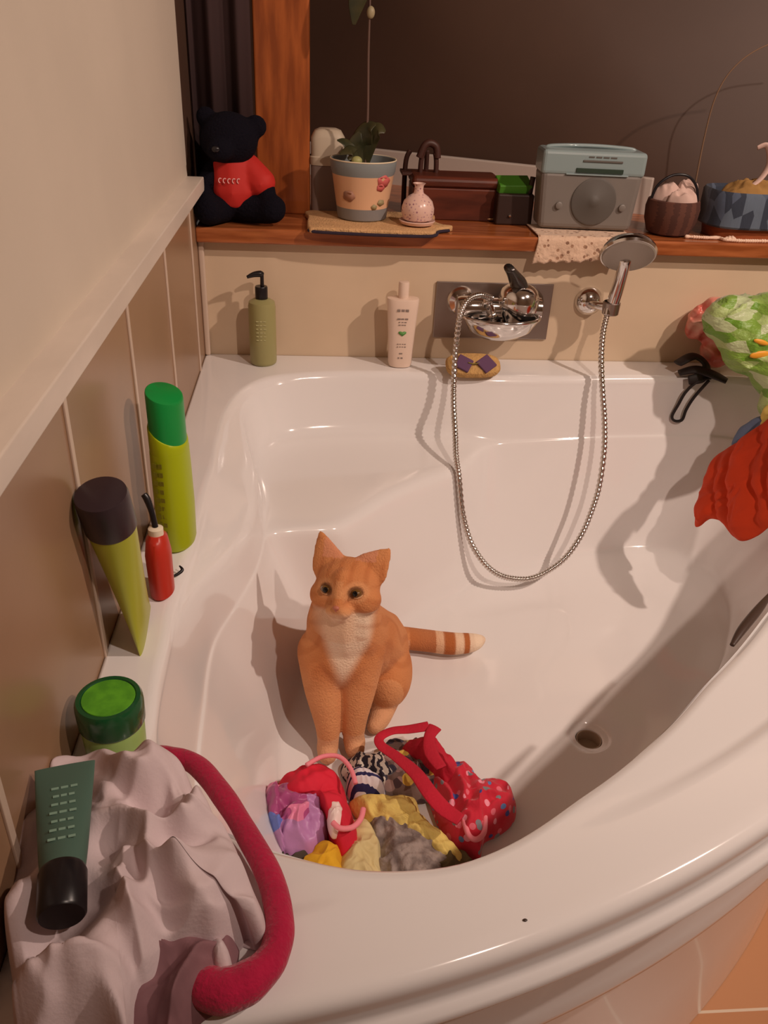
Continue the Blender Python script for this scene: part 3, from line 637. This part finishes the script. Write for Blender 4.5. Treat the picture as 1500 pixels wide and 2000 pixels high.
loft('spout', [(-.040, .010, .010, .004, -.070), (-.036, .040, .024, .004, -.072), (-.020, .066, .040, .004, -.075), (.004, .080, .050, .004, -.076), (.010, .082, .052, .004, -.076), (.010, .074, .045, .004, -.076), (-.008, .060, .034, .004, -.075)], chrome, tap, n=48, caps=True)
tube('spout_lip', [(.004+.081*math.cos(a_), -.076-.051*math.sin(a_), .010) for a_ in [math.radians(k_*15) for k_ in range(13)]], .004, chrome, tap, n=10)
tube('diverter_knob', [(-.020, -.058, .030), (-.020, -.090, .018), (-.019, -.102, .014)], [.010, .010, .012], chrome, tap)
tube('hose_outlet', [(-.030, -.056, .024), (-.030, -.075, .038), (-.026, -.078, .046)], [.012, .010, .009], chrome, tap)
HP = [(0.606, -0.075, 0.760), (0.574, -0.100, 0.772), (0.548, -0.115, 0.764), (0.535, -0.120, 0.731), (0.532, -0.125, 0.667), (0.530, -0.150, 0.598), (0.528, -0.190, 0.557), (0.527, -0.240, 0.522), (0.527, -0.270, 0.490), (0.533, -0.290, 0.454), (0.544, -0.312, 0.382), (0.562, -0.332, 0.326), (0.589, -0.350, 0.286), (0.621, -0.358, 0.259), (0.656, -0.358, 0.246), (0.697, -0.350, 0.240), (0.738, -0.335, 0.249), (0.781, -0.310, 0.268), (0.817, -0.280, 0.305), (0.839, -0.255, 0.349), (0.855, -0.230, 0.398), (0.864, -0.195, 0.468), (0.863, -0.165, 0.527), (0.855, -0.140, 0.587), (0.851, -0.110, 0.645), (0.852, -0.090, 0.695), (0.859, -0.075, 0.730)]
hs = thing('shower_hose', 'long ribbed chrome shower hose looping down into the bathtub', 'hose', (.69, -.2, .5))
shift(tube('hose_pipe', HP, .0066, mat('ribbed_chrome', (.62, .58, .54, 1), .22, metal=1), per=26, n=10, rfun=lambda k, q: 1.0 if k % 4 < 2 else .78), hs)
shift(tube('hose_nut', [HP[-1], (HP[-1][0]+.0015, HP[-1][1]+.004, HP[-1][2]+.02)], [.0095, .008], chrome), hs)
hsr = thing('hand_shower', 'chrome hand shower resting in its wall holder', 'shower head', (.868, -.068, .744))
tube('handle', [(-.003, -.002, -.016), (0, 0, .0), (.002, -.006, .03), (.003, -.014, .065), (.001, -.024, .095), (-.002, -.030, .112)], [.0105, .013, .0135, .0125, .013, .017], chrome, hsr, n=20)
nn = Vector((-.10, -.72, -.69)).normalized(); hq = nn.to_track_quat('Z', 'Y').to_euler()
hd = lathe('head', [(.012, -.024), (.030, -.020), (.048, -.010), (.055, .000), (.0565, .006), (.054, .011), (.0525, .011)], chrome, hsr, 48); hd.rotation_euler = hq; hd.location = (-.002, -.040, .126)
fc = lathe('spray_face', [(.0523, .0108), (.050, .0135), (.040, .0145), (.0001, .0145)], mat('satin_grey_face', (.38, .33, .29, 1), .4, metal=.5), hsr, 48); fc.rotation_euler = hq; fc.location = (-.002, -.040, .126)
hold = thing('shower_holder', 'round chrome wall holder for the hand shower', 'holder', (.838, 0, .738))
ycyl('rosette', [(.030, 0), (.031, .004), (.029, .012), (.020, .022), (.010, .027)], (0, 0, 0), chrome, hold)
tube('arm', [(0, -.02, 0), (.010, -.040, .001), (.022, -.052, .002)], [.010, .009, .010], chrome, hold)
co = lathe('cradle', [(.0150, -.014), (.0175, -.012), (.0185, .012), (.0165, .014)], steel, hold, caps=False); co.location = (.030, -.066, .004)
# ---------------------------------------------------------------- right rim: bags, strap, garments
bag = thing('green_plastic_bag', 'crumpled green plastic bag with orange flecks on the right rim', 'bag', (1.158, -.11, R0+.01))
gm = cells_mat('green_bag_print', col(140, 155, 70), [col(104, 134, 36), col(164, 168, 100), col(134, 150, 66), col(176, 172, 124), col(120, 142, 50)], 24, 2.0, rough=.35, bump=.7, stretch=(1, 1, 2.2))
prm = [('e', (.05, -.04, .105), (.135, .065, .080)), ('e', (-.045, -.035, .125), (.068, .045, .050)), ('e', (.03, -.10, .05), (.055, .05, .055)), ('e', (.11, -.08, .06), (.09, .09, .08)), ('e', (-.02, -.07, .09), (.06, .04, .06)), ('e', (.03, -.15, .005), (.05, .045, .045))]
bo = blob('bag_body', prm, gm, bag, voxel=.006, smooth=4)
for v in bo.data.vertices:
    n_ = v.co.normalized(); k_ = ridge(v.co.x, v.co.z+v.co.y*.6, 17, 4)*.016+ridge(v.co.x+v.co.y, v.co.z, 45, 6)*.005; v.co += Vector((n_.x*k_, -abs(n_.y)*k_, n_.z*k_))
orm = mat('orange_print', col(222, 140, 40), .4)
for (x, z, l, h, r_) in ((-.030, .118, .036, .011, .25), (-.026, .092, .042, .016, -.15)):
    o = blob('orange_fleck', [('e', (x, -.118, z), (l/2, .004, h/2), Euler((0, r_, 0)).to_matrix())], orm, bag, voxel=.0015, smooth=2)
pk = mat('pink_film', col(206, 140, 116), .25, c2=col(196, 90, 74), noise_scale=22, bump=.4, trans=.0)
pb = blob('pink_plastic_bag', [('e', (1.088, -.035, .705), (.034, .025, .042)), ('e', (1.11, -.04, .742), (.030, .025, .022)), ('e', (1.135, -.045, .66), (.04, .035, .058))], pk, None, voxel=.004, smooth=4)
for v in pb.data.vertices:
    k_ = ridge(v.co.x, v.co.z, 30, 8)*.010; v.co += Vector((0, -k_, k_*.6))
tag(pb, 'crumpled pinkish clear bag behind the green plastic bag', 'bag')
stp = thing('black_strap', 'black looped strap hanging over the back rim into the bath', 'strap', (1.06, -.12, R0))
blk = mat('black_webbing', (.018, .012, .012, 1), .6)
shift(tube('loop', [(1.102, -0.115, 0.607), (1.074, -0.115, 0.598), (1.054, -0.115, 0.574), (1.044, -0.115, 0.544), (1.036, -0.115, 0.516), (1.045, -0.115, 0.504), (1.061, -0.115, 0.507), (1.065, -0.115, 0.532), (1.076, -0.115, 0.562), (1.100, -0.115, 0.602)], .0048, blk, flat=.6), stp)
shift(tube('band', [(1.035, -.085, .628), (1.075, -.07, .640), (1.10, -.085, .625), (1.085, -.11, .608), (1.055, -.112, .600)], [.013, .015, .015, .013, .010], blk, flat=.35), stp)
shift(tube('band', [(1.04, -.09, .608), (1.075, -.095, .618), (1.11, -.11, .612), (1.135, -.125, .604)], [.012, .018, .018, .013], blk, flat=.4), stp)
# red garment hanging from the right side
def hang(name, outline, plane, m, label, cat_, folds=10, amp=.012, seed=1, vec=(0, 1), n=46, ang=0.0):
    """cloth hanging in front of a sloping wall; outline in (y, z), plane gives x"""
    P = catmull([(a_, b_, 0) for a_, b_ in outline], 10, True); N = len(P); cy2 = sum(p.x for p in P)/N; cz2 = sum(p.y for p in P)/N
    vs_ = []
    for k in range(n+1):
        q = k/n
        for p in P:
            y = cy2+(p.x-cy2)*q; z = cz2+(p.y-cz2)*q
            w = y*math.cos(ang)+z*math.sin(ang)
            f = amp*math.sin(w*folds*6.28+2*nz(y*12, z*12, seed))+amp*.5*ridge(y, z, 26, seed)
            vs_.append((plane(y, z)-(abs(f)+.016)*(1-q**6*.8), y, z))
    fcs = ring_faces(N, n+1, True)
    o = meshobj(name, vs_, fcs, m, thick=.004); return tag(o, label, cat_)
def rplane(y, z): return 1.125-(.6-z)*.35
hang('red_garment', [(-0.337, 0.363), (-0.305, 0.398), (-0.275, 0.449), (-0.264, 0.488), (-0.300, 0.543), (-0.331, 0.596), (-0.374, 0.652), (-0.488, 0.637), (-0.544, 0.563), (-0.525, 0.490), (-0.497, 0.433), (-0.456, 0.413), (-0.403, 0.413), (-0.365, 0.400)], rplane, mat('orange_red_cloth', col(200, 54, 18, .95), .85, noise_amt=.15, noise_scale=10, bump=.15), 'orange red garment hanging over the right rim into the bathtub', 'clothes', folds=9, amp=.013, seed=3, ang=-.9)
hang('yellow_cloth', [(-0.284, 0.593), (-0.296, 0.631), (-0.370, 0.670), (-0.416, 0.665), (-0.384, 0.597), (-0.331, 0.572)], lambda y, z: rplane(y, z)+.03, mat('yellow_cloth', col(214, 176, 90), .85), 'yellow cloth between the green bag and the red garment', 'clothes', seed=6)
hang('blue_cloth', [(-0.240, 0.529), (-0.257, 0.566), (-0.294, 0.599), (-0.349, 0.591), (-0.331, 0.538), (-0.273, 0.509)], lambda y, z: rplane(y, z)+.035, mat('blue_cloth', col(96, 100, 120), .85), 'small blue cloth peeking above the red garment', 'clothes', seed=7)
# ---------------------------------------------------------------- sill
ZT = .875
# curtain behind the bear
vs_ = []; K, Nn = 60, 2
for k in range(K+1):
    x = -.008+.12*k/K
    y = .115+.010*math.sin(k*.22)+.003*math.sin(k*.5)
    for z in (ZT+.003, 1.88): vs_.append((x, y, z))
fcs = [(2*k, 2*k+2, 2*k+3, 2*k+1) for k in range(K)]
tag(meshobj('dark_curtain', vs_, fcs, mat('dark_plum_curtain', col(44, 26, 24, .6), .9), thick=.003), 'dark plum curtain hanging behind the bear beside the wooden post', 'curtain')
tb = thing('teddy_bear', 'black teddy bear in a red shirt sitting on the sill', 'toy', (.075, .04, ZT))
plush = mat('black_plush', (.0055, .0045, .009, 1), .95, bump=.8, bump_scale=220, sheen=0, spec=.15)
blob('body', [('e', (0, 0, .048), (.052, .045, .046)), ('t', [(0, 0, .06), (-.003, 0, .11)], [.046, .036]), ('e', (-.005, -.012, .158), (.058, .050, .050)), ('e', (-.018, -.056, .143), (.027, .024, .022)),
    ('e', (-.048, -.005, .195), (.020, .012, .020)), ('e', (.048, -.010, .182), (.022, .013, .022)),
    ('t', [(-.036, -.005, .10), (-.058, -.025, .065), (-.055, -.04, .045)], [.022, .020, .020]), ('t', [(.036, -.005, .10), (.062, -.02, .075), (.068, -.03, .055)], [.022, .020, .019]),
    ('t', [(-.025, -.02, .03), (-.045, -.055, .028), (-.048, -.065, .034)], [.030, .027, .029]), ('t', [(.025, -.015, .032), (.06, -.03, .030), (.078, -.04, .034)], [.032, .028, .029])], plush, tb, voxel=.004, smooth=5)
blob('shirt', [('t', [(0, -.001, .062), (-.003, -.001, .108)], [.052, .043]), ('t', [(.030, -.004, .104), (.056, -.018, .080)], [.029, .030])], mat('red_shirt', col(178, 30, 22), .7), tb, voxel=.004, smooth=5)
for i in range(5):
    t = [( -.022+.009*i+.0035*math.cos(a_*.9), -.050-.0012+abs(i-2)*.0016, .086+.0045*math.sin(a_*.9)) for a_ in range(1, 6)]
    tube('lettering', t, .0011, mat('white_print', col(220, 150, 140), .6), tb, per=4, n=6)
blob('snout_nose', [('e', (-.024, -.080, .147), (.008, .005, .006))], dark_m, tb, voxel=.001, smooth=2)
# cloth mat
mt_ = thing('terry_mat', 'peach terry mat with a dark edge under the flower pot', 'mat', (.36, .04, ZT))
terry = mat('peach_terry', col(206, 148, 98), .95, noise_amt=.12, noise_scale=50, bump=.8, bump_scale=260)
mo = [(.226, -.042), (.25, -.052), (.36, -.058), (.455, -.058), (.48, -.050), (.49, -.02), (.515, -.005), (.525, .010), (.505, .022), (.49, .06), (.48, .13), (.24, .13), (.225, .06)]
P = catmull([(x, y, 0) for x, y in mo], 6, True)
def slab(P, z0, z1, m, name, parent, r=.003):
    n = len(P); cx = sum(p.x for p in P)/n; cy2 = sum(p.y for p in P)/n; vs_ = []
    for z, s_ in ((z0, .99), (z0+.001, 1), (z1-r, 1), (z1-.0005, .992), (z1, .975), (z1, .5), (z1, .01)):
        for p in P: vs_.append((cx+(p.x-cx)*s_, cy2+(p.y-cy2)*s_, z))
    return meshobj(name, vs_, ring_faces(n, 7, True, True, True), m, parent)
shift(slab(P, ZT+.0005, ZT+.011, terry, 'mat_pad', None), mt_)
shift(tube('dark_edging', [(.226, -.044, .879), (.25, -.0545, .878), (.36, -.0605, .877), (.455, -.0605, .877), (.482, -.052, .878), (.492, -.024, .879), (.516, -.008, .879)], .0032, mat('dark_edging', col(44, 30, 40), .9, bump=.5)), mt_)
ZM = ZT+.0115
pot = thing('orchid_pot', 'painted flower pot with blue bands and pink rose holding an orchid', 'potted plant', (.338, .062, ZM))
pm_ = mat('painted_pot', col(196, 142, 106, .85), .4); nt = pm_.node_tree; b = nt.nodes['Principled BSDF']
tc = nt.nodes.new('ShaderNodeTexCoord'); sx_ = nt.nodes.new('ShaderNodeSeparateXYZ'); nt.links.new(tc.outputs['Object'], sx_.inputs[0])
cr = nt.nodes.new('ShaderNodeValToRGB'); cr.color_ramp.interpolation = 'CONSTANT'; mr = nt.nodes.new('ShaderNodeMapRange'); mr.inputs[2].default_value = .12; nt.links.new(sx_.outputs[2], mr.inputs[0]); nt.links.new(mr.outputs[0], cr.inputs[0])
e = cr.color_ramp.elements; e[0].color = col(118, 106, 100, .9); e[0].position = 0; e[1].color = col(196, 142, 106, .85); e[1].position = .20; q = e.new(.73); q.color = col(116, 110, 104, .9); nt.links.new(cr.outputs[0], b.inputs['Base Color'])
lathe('pot_body', [(.048, 0), (.0515, .002), (.053, .010), (.0535, .020), (.0640, .088), (.0665, .094), (.0685, .113), (.0675, .116), (.0645, .115), (.0625, .10)], pm_, pot, 48, caps=False)
tube('rim_line', [(.0675*math.cos(t*.2618), .0675*math.sin(t*.2618), .1155) for t in range(25)], .0014, mat('cream_rim', col(220, 186, 150), .4), pot, per=3, n=6)
lathe('soil', [(.0635, .098), (.045, .102), (.0001, .104)], mat('bark_soil', col(70, 42, 30), .95, noise_amt=.5, noise_scale=70, bump=1), pot, caps=False)
def petal_patch(name, cx, cz, s, m, parent, seed):   # painted motif on the pot wall
    vs_ = []; nn_ = 20
    for i in range(nn_):
        t = 2*math.pi*i/nn_; rr = s*(1+.09*math.sin(5*t+seed)); x = cx+rr*math.cos(t); z = cz+rr*math.sin(t)*.9
        R_ = .0538+(.0102/.068)*(z-.02)+.0008; vs_.append((x, -math.sqrt(max(R_*R_-x*x, 0)), z))
    return meshobj(name, vs_, [tuple(range(nn_))], m, parent, thick=.0006)
petal_patch('painted_rose', .040, .080, .013, mat('rose_pink', col(196, 88, 80), .5), pot, 1)
petal_patch('painted_rose', .034, .068, .008, bpy.data.materials['rose_pink'], pot, 2)
petal_patch('painted_leaf', -.030, .050, .012, mat('faded_leaf', col(160, 106, 82), .6), pot, 2)
petal_patch('painted_leaf', .036, .038, .007, mat('sage_leaf', col(150, 124, 84), .6), pot, 4)
petal_patch('painted_leaf', .022, .030, .006, bpy.data.materials['sage_leaf'], pot, 6)
leaf_m = mat('dark_green_leaf', col(58, 48, 26, .8), .35, c2=col(38, 36, 20, .8), noise_scale=25)
def leaf(pts, wid, parent, name='leaf', m=None):
    return tube(name, pts, wid, m or leaf_m, parent, flat=.14, n=14, upv=(0, -.6, .8))
leaf([(-.005, 0, .10), (-.02, -.01, .125), (-.038, -.015, .145), (-.055, -.02, .150)], [.006, .014, .012, .002], pot)
leaf([(-.008, -.01, .10), (-.022, -.03, .12), (-.028, -.04, .135), (-.05, -.045, .128)], [.008, .016, .014, .003], pot)
leaf([(0, .0, .10), (-.005, 0, .14), (.006, -.005, .172), (.022, -.01, .182)], [.008, .022, .018, .004], pot)
leaf([(.004, 0, .10), (.012, -.005, .15), (.026, -.008, .172), (.042, -.01, .168)], [.006, .017, .019, .004], pot)
leaf([(-.01, 0, .10), (-.016, .0, .14), (-.010, 0, .165)], [.01, .017, .004], pot)
blob('flower_bud', [('e', (-.016, -.055, .118), (.011, .010, .009))], mat('pale_green_bud', col(150, 136, 80), .5), pot, voxel=.0015, smooth=2)
tube('flower_stem', [(.004, 0, .10), (.006, .004, .20), (.004, .006, .30), (.004, .006, .372)], [.003, .0026, .0024, .002], mat('brown_stem', col(92, 62, 50), .6), pot)
blob('stem_tip_bud', [('e', (.006, .004, .372), (.008, .007, .011))], mat('cream_bud', col(150, 124, 90), .5), pot, voxel=.0012, smooth=2)
leaf([(.0, .0, .46), (-.012, -.004, .42), (-.022, -.006, .385), (-.026, -.006, .350)], [.012, .022, .016, .003], pot, 'hanging_leaf')
tube('flower_stem', [(.004, .006, .372), (.003, .006, .42), (.0, .006, .47)], .0022, bpy.data.materials['brown_stem'], pot)
# white topped container behind the pot
wj = thing('white_lidded_container', 'grey container with a white rounded top behind the flower pot', 'container', (.266, .150, ZT))
loft('container_body', [(0, .036, .028), (.10, .036, .028), (.104, .034, .026)], mat('taupe_translucent', col(100, 76, 66, .7), .3), wj, e=5)
loft('white_top', [(.102, .038, .030), (.118, .039, .031), (.120, .036, .029), (.155, .036, .029), (.168, .028, .024), (.172, .018, .018)], mat('off_white_top', col(168, 140, 116, .9), .5), wj, e=4)
# little vase
va = thing('bud_vase', 'small round white vase with a purple floral print on a saucer', 'vase', (.4495, .004, ZM))
pw = mat('white_porcelain', col(206, 156, 136, .95), .2, coat=.4)
lathe('saucer', [(.024, 0), (.034, .003), (.0375, .009), (.036, .0105), (.028, .008), (.0001, .008)], pw, va, caps=False)
lathe('vase_body', [(.022, .008), (.030, .012), (.0335, .024), (.0335, .034), (.029, .047), (.020, .056), (.0105, .062), (.0085, .070), (.0095, .077), (.0130, .081), (.0115, .081), (.0075, .074)], cells_mat('floral_porcelain', col(206, 156, 136, .95), [col(150, 96, 100), col(170, 120, 120), col(190, 140, 126)], 150, .30, rough=.25, bump=0), va, caps=False)
# dark little stand
ds = thing('wooden_stand', 'small dark wooden stand with upright posts behind the vase', 'stand', (.470, .19, ZT))
dw = mat('dark_wood', col(58, 28, 20, .8), .5)
for x, y in ((-.03, .02), (.0, -.015), (.035, -.012), (.018, .03)):
    tube('post', [(x, y, .001), (x, y, .10), (x*.8+.003, y, .128)], .0055, dw, ds)
tube('arch', [(-.004, -.015, .118), (.006, -.015, .142), (.018, -.014, .148), (.032, -.012, .140), (.036, -.012, .118)], .008, dw, ds)
box('shelf', (.09, .06, .006), (.004, .005, .085), dw, ds, bevel=.001)
wb = thing('wooden_box', 'dark reddish wooden box with a rounded lid between vase and radio', 'box', (.545, .165, ZT))
rw = mat('red_brown_wood', col(86, 36, 22, .8), .35, c2=col(64, 26, 16, .8), noise_scale=7, stretch=(1, 6, 6))
box('box_body', (.19, .10, .066), (0, 0, .0335), rw, wb, bevel=.003)
box('lid', (.196, .106, .022), (0, 0, .078), rw, wb, bevel=.009)
blob('clasp', [('e', (.082, -.052, .006), (.010, .002, .0025))], mat('dull_brass', col(190, 140, 100), .3, metal=.6), wb, voxel=.001, smooth=1)
bx = thing('black_box', 'black box with a rim left of the radio', 'box', (.670, .125, ZT))
bkm = mat('black_brown_plastic', col(38, 20, 14, .7), .5)
box('box_body', (.080, .085, .064), (0, 0, .0325), bkm, bx, bevel=.004)
tube('latch', [(-.012, -.044, .020), (-.008, -.045, .021)], .003, chrome, bx)
tag(box('green_packet', (.072, .05, .022), (.668, .118, ZT+.077), mat('bright_green_packet', col(62, 104, 24, .85), .5), None, bevel=.002, rot=(.3, -.02, .05)), 'bright green packet lying on the black box by the radio', 'packet')
tube('bag_cord', [(.70, .10, ZT+.002), (.702, .10, ZT+.06), (.705, .10, ZT+.098)], .006, bkm, None)
tag(bpy.data.objects['bag_cord'], 'dark upright stick between green packet and radio', 'stick')
# lace doily
lace = cells_mat('lace', col(206, 160, 130), [col(140, 96, 72), col(160, 112, 84)], 75, .28, bump=1.0)
vs_ = []; NX, NY = 60, 40
for j in range(NY+1):
    q = j/NY
    for i in range(NX+1):
        x = .700+.205*i/NX; s_ = .16*q
        sc = .004*abs(math.sin(i*.42)) * (q > .9)
        if s_ < .115: y = .085-s_; z = ZT+.0035
        else:
            h = s_-.115; y = -.0335-.003*math.sin(i*.3)*min(1, h*30); z = ZT+.003-h+sc-.012*(1-i/NX)*q*(h > 0)
        x2 = x-.008*(h if s_ >= .115 else 0)/.045
        vs_.append((x2, y, z))
fcs = [(j*(NX+1)+i, j*(NX+1)+i+1, (j+1)*(NX+1)+i+1, (j+1)*(NX+1)+i) for j in range(NY) for i in range(NX)]
tag(meshobj('lace_doily', vs_, fcs, lace, thick=.0015), 'cream lace doily hanging over the sill edge under the radio', 'doily')
# radio
ra = thing('radio', 'small grey and silver radio with round speaker on the sill', 'radio', (.813, .062, ZT+.005), (0, 0, math.radians(-3)))
rg = mat('radio_grey', col(108, 92, 82, .85), .4, noise_amt=.04); rs_ = mat('radio_silver', col(120, 122, 116, .85), .3, coat=.3); rd = mat('radio_dark', col(78, 66, 58, .85), .6)
box('casing', (.214, .075, .118), (0, 0, .060), rg, ra, bevel=.012, taper=(.93, .95))
box('top_panel', (.216, .079, .048), (.0, 0, .133), rs_, ra, bevel=.008)
box('display', (.098, .004, .009), (.012, -.0400, .120), mat('display_dark', col(44, 50, 40, .8), .15), ra, bevel=.001)
box('display_trim', (.082, .003, .004), (.016, -.0400, .138), rd, ra, bevel=.001)
box('front_lip', (.13, .004, .003), (.008, -.0395, .112), rs_, ra, bevel=.001)
ycyl('speaker', [(.047, 0), (.047, .003), (.043, .0045), (.014, .003), (.010, .006), (.0001, .0075)], (.010, -.0365, .060), rd, ra)
for x in (-.062, .072): ycyl('knob', [(.007, 0), (.007, .005), (.005, .006)], (x, -.0368, .050), rg, ra)
tube('handle', [(-.09, .012, .150), (-.085, .012, .158), (0, .012, .1615), (.085, .012, .158), (.09, .012, .150)], .004, rs_, ra)
marks(ra, [(.016, .146, .06, .0025, -.0402, 4)], rd)
# brown basket
bk = thing('brown_basket', 'small round brown basket holding white cloths right of the radio', 'basket', (1.005, .050, ZT))
wick = wave_mat('brown_wicker', col(82, 44, 32, .85), col(66, 34, 25, .85), 120, 1.5, stretch=(.1, .1, 1))
lathe('basket_bowl', [(.036, 0), (.046, .005), (.055, .030), (.057, .055), (.054, .070), (.050, .072), (.050, .055), (.03, .03)], wick, bk, caps=False)
tube('handle', [(-.052, 0, .066), (-.042, 0, .098), (-.015, 0, .118), (.018, 0, .118), (.042, 0, .098), (.052, 0, .066)], .003, dark_m, bk)
wcl = mat('white_flannel', col(196, 152, 134), .9)
for i, (ox, oy, r_) in enumerate(((.012, -.018, .030), (-.015, .012, .028), (.028, .018, .026))):
    w_ = heap('white_cloth', [(1.005+ox+r_*math.cos(t*.7854)*(1+.2*math.sin(t*2+i)), .05+oy+r_*.8*math.sin(t*.7854)) for t in range(8)], ZT+.060+.006*i, .026, wcl, seed=40+i, s=45, amp=.009, rings=18, seg=64)
    tag(w_, ['rolled white cloth at the front of the brown basket', 'folded white cloth at the left back of the brown basket', 'white cloth at the right of the brown basket beside the blue basket'][i], 'cloth', 'white cloths in the brown basket')
# blue lined basket
bb_ = thing('blue_lined_basket', 'basket with blue checked lining at the right end of the sill', 'basket', (1.180, .060, ZT))
loft('basket_body', [(0, .085, .060), (.03, .090, .064), (.085, .094, .068), (.085, .088, .062), (.04, .08, .055)], mat('orange_wicker', col(150, 72, 36, .85), .6, noise_amt=.2, noise_scale=60, stretch=(1, 1, 6)), bb_, caps=False, e=3)
loft('checked_lining', [(.024, .100, .073), (.028, .103, .076), (.060, .100, .073), (.090, .100, .073), (.096, .096, .069), (.090, .088, .062), (.06, .084, .058)], None or cells_mat('blue_check', col(70, 72, 84, 1.1), [col(88, 90, 98, 1.1), col(44, 46, 56, 1.1), col(74, 76, 88, 1.1)], 48, 2.0, stretch=(1, 1, .4)), bb_, caps=False, e=3)
yh = heap('yellow_towel', [(1.180+.075*math.cos(t*.7854), .06+.05*math.sin(t*.7854)) for t in range(8)], ZT+.070, .034, mat('yellow_towel', col(164, 112, 58, 1.2), .9, bump=.5), seed=47, s=30, amp=.010, rings=22, seg=80)
tag(yh, 'mustard yellow towel lying in the blue lined basket', 'towel')
cu = tube('pale_ribbon_loop', [(1.158, .04, ZT+.100), (1.185, .05, ZT+.120), (1.20, .06, ZT+.150), (1.19, .07, ZT+.180), (1.172, .075, ZT+.175)], [.006, .007, .008, .007, .005], wcl, None, flat=.5)
tag(cu, 'pale curled loop rising from the blue lined basket', 'ribbon')
tag(tube('thin_stick', [(1.092, .15, ZT+.001), (1.085, .15, 1.05), (1.088, .14, 1.15), (1.12, .13, 1.21), (1.18, .12, 1.245), (1.25, .12, 1.25)], [.002, .0018, .0016, .0014, .0012, .001], mat('tan_stem', col(120, 84, 60), .6), per=8, n=8), 'thin pale stem arching up from the sill at right', 'stem')
# string of beads along the sill front
rnd = random.Random(2)
bd = thing('bead_string', 'string of small pale beads lying along the sill front at right', 'beads', (1.10, -.01, ZT))
bmn = bmesh.new(); P = catmull([(-.07, .015, .004), (-.03, .010, .004), (.0, .012, .004), (.01, -.006, .004), (.05, -.010, .004), (.10, -.006, .004), (.16, -.008, .004)], 9)
for p in P: bmesh.ops.create_icosphere(bmn, subdivisions=2, radius=.0032+rnd.random()*.001, matrix=Matrix.Translation(p))
for k in range(14): bmesh.ops.create_icosphere(bmn, subdivisions=2, radius=.004, matrix=Matrix.Translation((.008+rnd.random()*.02, -.008+rnd.random()*.012, .004+rnd.random()*.004)))
me = bpy.data.meshes.new('beads'); bmn.to_mesh(me); bmn.free(); me.materials.append(mat('pearl', col(224, 176, 148), .35)); bo2 = bpy.data.objects.new('bead_strand', me); link(bo2, bd); tag(bo2, kind='stuff')
